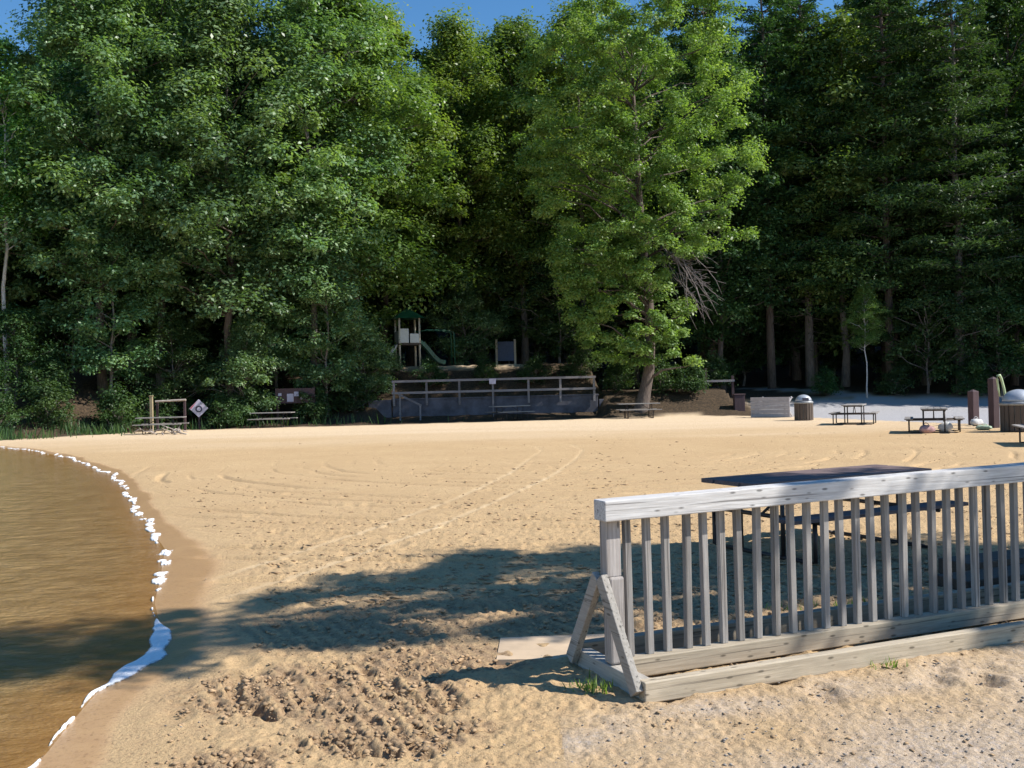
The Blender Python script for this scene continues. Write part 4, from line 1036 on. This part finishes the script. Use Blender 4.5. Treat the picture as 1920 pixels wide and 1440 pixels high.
# ---- the leaning bright tree at the middle right
def hero():
    X0, Y0 = 6.95, 53.4; Z0 = gz(X0, Y0)
    t = thing('maple_tree', 'big bright green tree leaning right beside the end of the concrete wall', 'tree', (X0, Y0, Z0))
    rg = np.random.RandomState(101)
    S = Y0/F; w2z = lambda py: 1.7+(723-py)*S-Z0; w2x = lambda px: (px-960)*S-X0
    env = [(5, 1110, 1350), (60, 1040, 1392), (100, 990, 1405), (200, 960, 1405), (330, 965, 1436), (400, 1000, 1410), (470, 1015, 1396), (520, 1020, 1280),
           (600, 1045, 1300), (650, 1075, 1318), (692, 1130, 1328)]
    ey = [e[0] for e in env]; el = [e[1] for e in env]; er = [e[2] for e in env]
    C = []; CR = []
    while len(C) < 560:
        py = rg.uniform(12, 688); l = np.interp(py, ey, el); r = np.interp(py, ey, er)
        wob = 18*math.sin(py*.045)+12*math.sin(py*.11+1)
        px = rg.uniform(l+22, r-22+wob); c = (l+r)/2; hw = (r-l)/2*S
        dx = (px-c)*S; ym = math.sqrt(max(.2, 1-(dx/(hw+.3))**2))*min(4.6, hw)*.9
        q = rg.rand()**.5*(1 if rg.rand() < .62 else -1)
        if py > 500 and rg.rand() < .25: continue
        C.append((w2x(px), -q*ym, w2z(py))); CR.append(rg.uniform(.4, .95)*(.8 if py > 560 else 1))
    C = np.array(C); CR = np.array(CR)
    V, Fc, lv = clump_leaves(C, CR, 250, rg, (.05, .125), .75)
    o = leaf_obj('crown', V, Fc, lv, MAT['leaf_hero']); o.parent = t
    m = MB()
    pts = [(-.15, 0, -.4), (-.05, 0, 0), (.18, 0, 1.0), (.42, 0, 2.1), (.55, 0, 4), (.45, 0, 7), (.15, .1, 11), (0, 0, 15), (-.1, 0, 19)]
    rad = [.50, .42, .33, .29, .26, .24, .19, .12, .04]
    m.tube(pts, rad, 10)
    pa = [np.array(p) for p in pts]
    for i in rg.permutation(len(C))[:80]:
        c = C[i]; zt = max(1.6, min(c[2]-.35*abs(c[0])-.3, 17)); 
        k = max(j for j in range(8) if pts[j][2] <= zt); f = (zt-pts[k][2])/(pts[k+1][2]-pts[k][2])
        p0 = pa[k]*(1-f)+pa[k+1]*f
        limb(m, p0, c, .10*(1-.6*zt/20), .012, rg, .06)
    m.build('trunk', MAT['bark'], t, 0, True)
    m = MB()                                   # bare dead branches hanging at the right
    for k in range(26):
        p0 = (w2x(rg.uniform(1235, 1275)), -1.0+rg.normal()*.5, w2z(rg.uniform(455, 520)))
        p1 = (w2x(rg.uniform(1262, 1345)), -2.0+rg.normal()*.6, w2z(rg.uniform(490, 625)))
        q = limb(m, p0, p1, .030, .008, rg, .05, 5, 5)
        for j in (2, 3, 4):
            e_ = q[j]+np.array([rg.uniform(.1, .6), rg.normal()*.2, rg.uniform(-.6, .2)]); limb(m, q[j], e_, .013, .005, rg, 0, 3, 4)
    m.build('dead_branches', MAT['dead_wood'], t, 0, True)
hero()

# ---- tree just outside the right edge whose boughs shade the near sand
def shade_tree():
    rg = np.random.RandomState(55); tx, ty = 13.2, 8.2
    t = thing('overhanging_tree', 'tall broadleaf tree outside the right edge whose boughs shade the near sand', 'tree', (tx, ty, 0))
    # where the boughs' shade falls on the ground (x, y, half extent, how dense)
    bands = [((-4.9, 6.75), (-2.0, 7.05), .72, 1.0, 40), ((-2.0, 7.15), (-.9, 7.3), .30, .9, 9), ((-1.2, 6.95), (.9, 7.05), .13, .8, 11),
             ((-2.6, 7.95), (-1.2, 8.6), .14, .6, 7), ((-1.6, 8.75), (1.0, 9.9), .30, .9, 18), ((-.7, 9.9), (1.5, 10.3), .28, .9, 12), ((-.2, 8.3), (1.5, 8.6), .22, .5, 6),
             ((.6, 9.2), (4.4, 10.2), .65, .9, 34), ((1.2, 8.1), (4.6, 8.6), .40, .8, 18), ((-.4, 7.9), (2.0, 7.6), .15, .6, 7), ((2.4, 7.1), (5.2, 8.0), .32, .9, 22),
             ((4.5, 8.5), (8, 10), 1.2, .9, 30), ((-6.6, 6.6), (-4.9, 6.8), .5, .8, 8)]
    C = []; CR = []
    for (a, b, hw, dn, n) in bands:
        for _ in range(n):
            s = rg.rand(); gx = a[0]+(b[0]-a[0])*s+rg.normal()*.15; gy = a[1]+(b[1]-a[1])*s+rg.uniform(-hw, hw)
            z = rg.uniform(7.0, 11.5)
            C.append((gx+z*SUN_V.x/SUN_V.z-tx, gy+z*SUN_V.y/SUN_V.z-ty, z)); CR.append(rg.uniform(.28, .5)*(.6+.4*dn)*(1 if hw > .2 else .6))
    for _ in range(46):
        gx = rg.uniform(-.9, 4.2); gy = rg.uniform(7.1, 9.9)+.12*gx; z = rg.uniform(7, 10.5)
        C.append((gx+z*SUN_V.x/SUN_V.z-tx, gy+z*SUN_V.y/SUN_V.z-ty, z)); CR.append(rg.uniform(.14, .26))
    # a few stray twigs that put spots on the railing
    for gu, gv, z in ((1.45, -.09, 1.0), (2.95, -.05, 1.0), (2.6, -.4, .1), (2.75, -.3, .1), (3.3, -.42, .1), (3.0, -.75, 0), (3.4, -.7, 0), (1.75, -.07, .5), (2.2, -.05, .1), (2.5, -.05, .1)):
        g = fl(gu, gv, z); h = rg.uniform(7, 9); C.append((g[0]+h*SUN_V.x/SUN_V.z-tx, g[1]+h*SUN_V.y/SUN_V.z-ty, z+h)); CR.append(.16)
    C = np.array(C); CR = np.array(CR)
    V, Fc, lv = clump_leaves(C, CR*1.3, 100, rg, (.05, .10), .6)
    o = leaf_obj('crown', V, Fc, lv, MAT['leaf_mid']); o.parent = t
    m = MB(); pts = [(0, 0, -.4), (0, 0, .3), (-.2, 0, 3), (-.6, 0, 6), (-1.2, .1, 9), (-1.6, 0, 12)]
    m.tube(pts, [.5, .4, .32, .27, .2, .06], 10); pa = [np.array(p) for p in pts]
    for i in range(0, len(C), 3):
        c = C[i]; limb(m, pa[3]*.6+pa[4]*.4+rg.normal(size=3)*.3, c-np.array([0, 0, .1]), .045, .008, rg, .05, 5, 5)
    m.build('trunk', MAT['bark'], t, 0, True)
shade_tree()

# ------------------------------------------------------------------ grass at the wood edge (stuff)
def grass(name, label, spots, hmin, hmax, n, mat, seed):
    rg = np.random.RandomState(seed); P = []
    for (x, y, rx, ry, k) in spots:
        P.append(np.stack([x+rg.normal(size=k)*rx, y+rg.normal(size=k)*ry], 1))
    P = np.concatenate(P); k = len(P); z = gheight(P[:, 0], P[:, 1])-.02
    h = rg.uniform(hmin, hmax, k); a = rg.rand(k)*6.28; w = h*.045+.003
    b = np.stack([P[:, 0], P[:, 1], z], 1); sd = np.stack([np.cos(a), np.sin(a), 0*a], 1)*w[:, None]
    ln = np.stack([rg.normal(size=k)*.3*h, rg.normal(size=k)*.3*h, h], 1)
    V = np.stack([b-sd, b+sd, b+ln*.6+sd*.7, b+ln], 1).reshape(-1, 3)
    o = leaf_obj(name, V, np.arange(k*4).reshape(k, 4), np.repeat(rg.rand(k), 4), mat); tag(o, label, 'grass', kind='stuff')
grass('grass', 'tall grass at the water edge and wood edge', [(-23.5, 43.0, 1.6, .5, 900), (-20.4, 46.5, 1.3, .5, 500), (-12, 51.6, 3, .4, 300), (-17, 50.0, 2, .4, 250)], .15, .65, 0, MAT['leaf_dark'], 1)
gx, gy, _ = fl(-.15, -.12); hx, hy, _ = fl(2.9, .62); ix, iy, _ = fl(1.6, -.52)
grass('grass_tufts', 'small green weeds around the railing base', [(gx, gy, .05, .05, 130), (hx, hy, .5, .08, 500), (ix, iy, .06, .03, 40)], .02, .09, 0, MAT['leaf_hero'], 2)
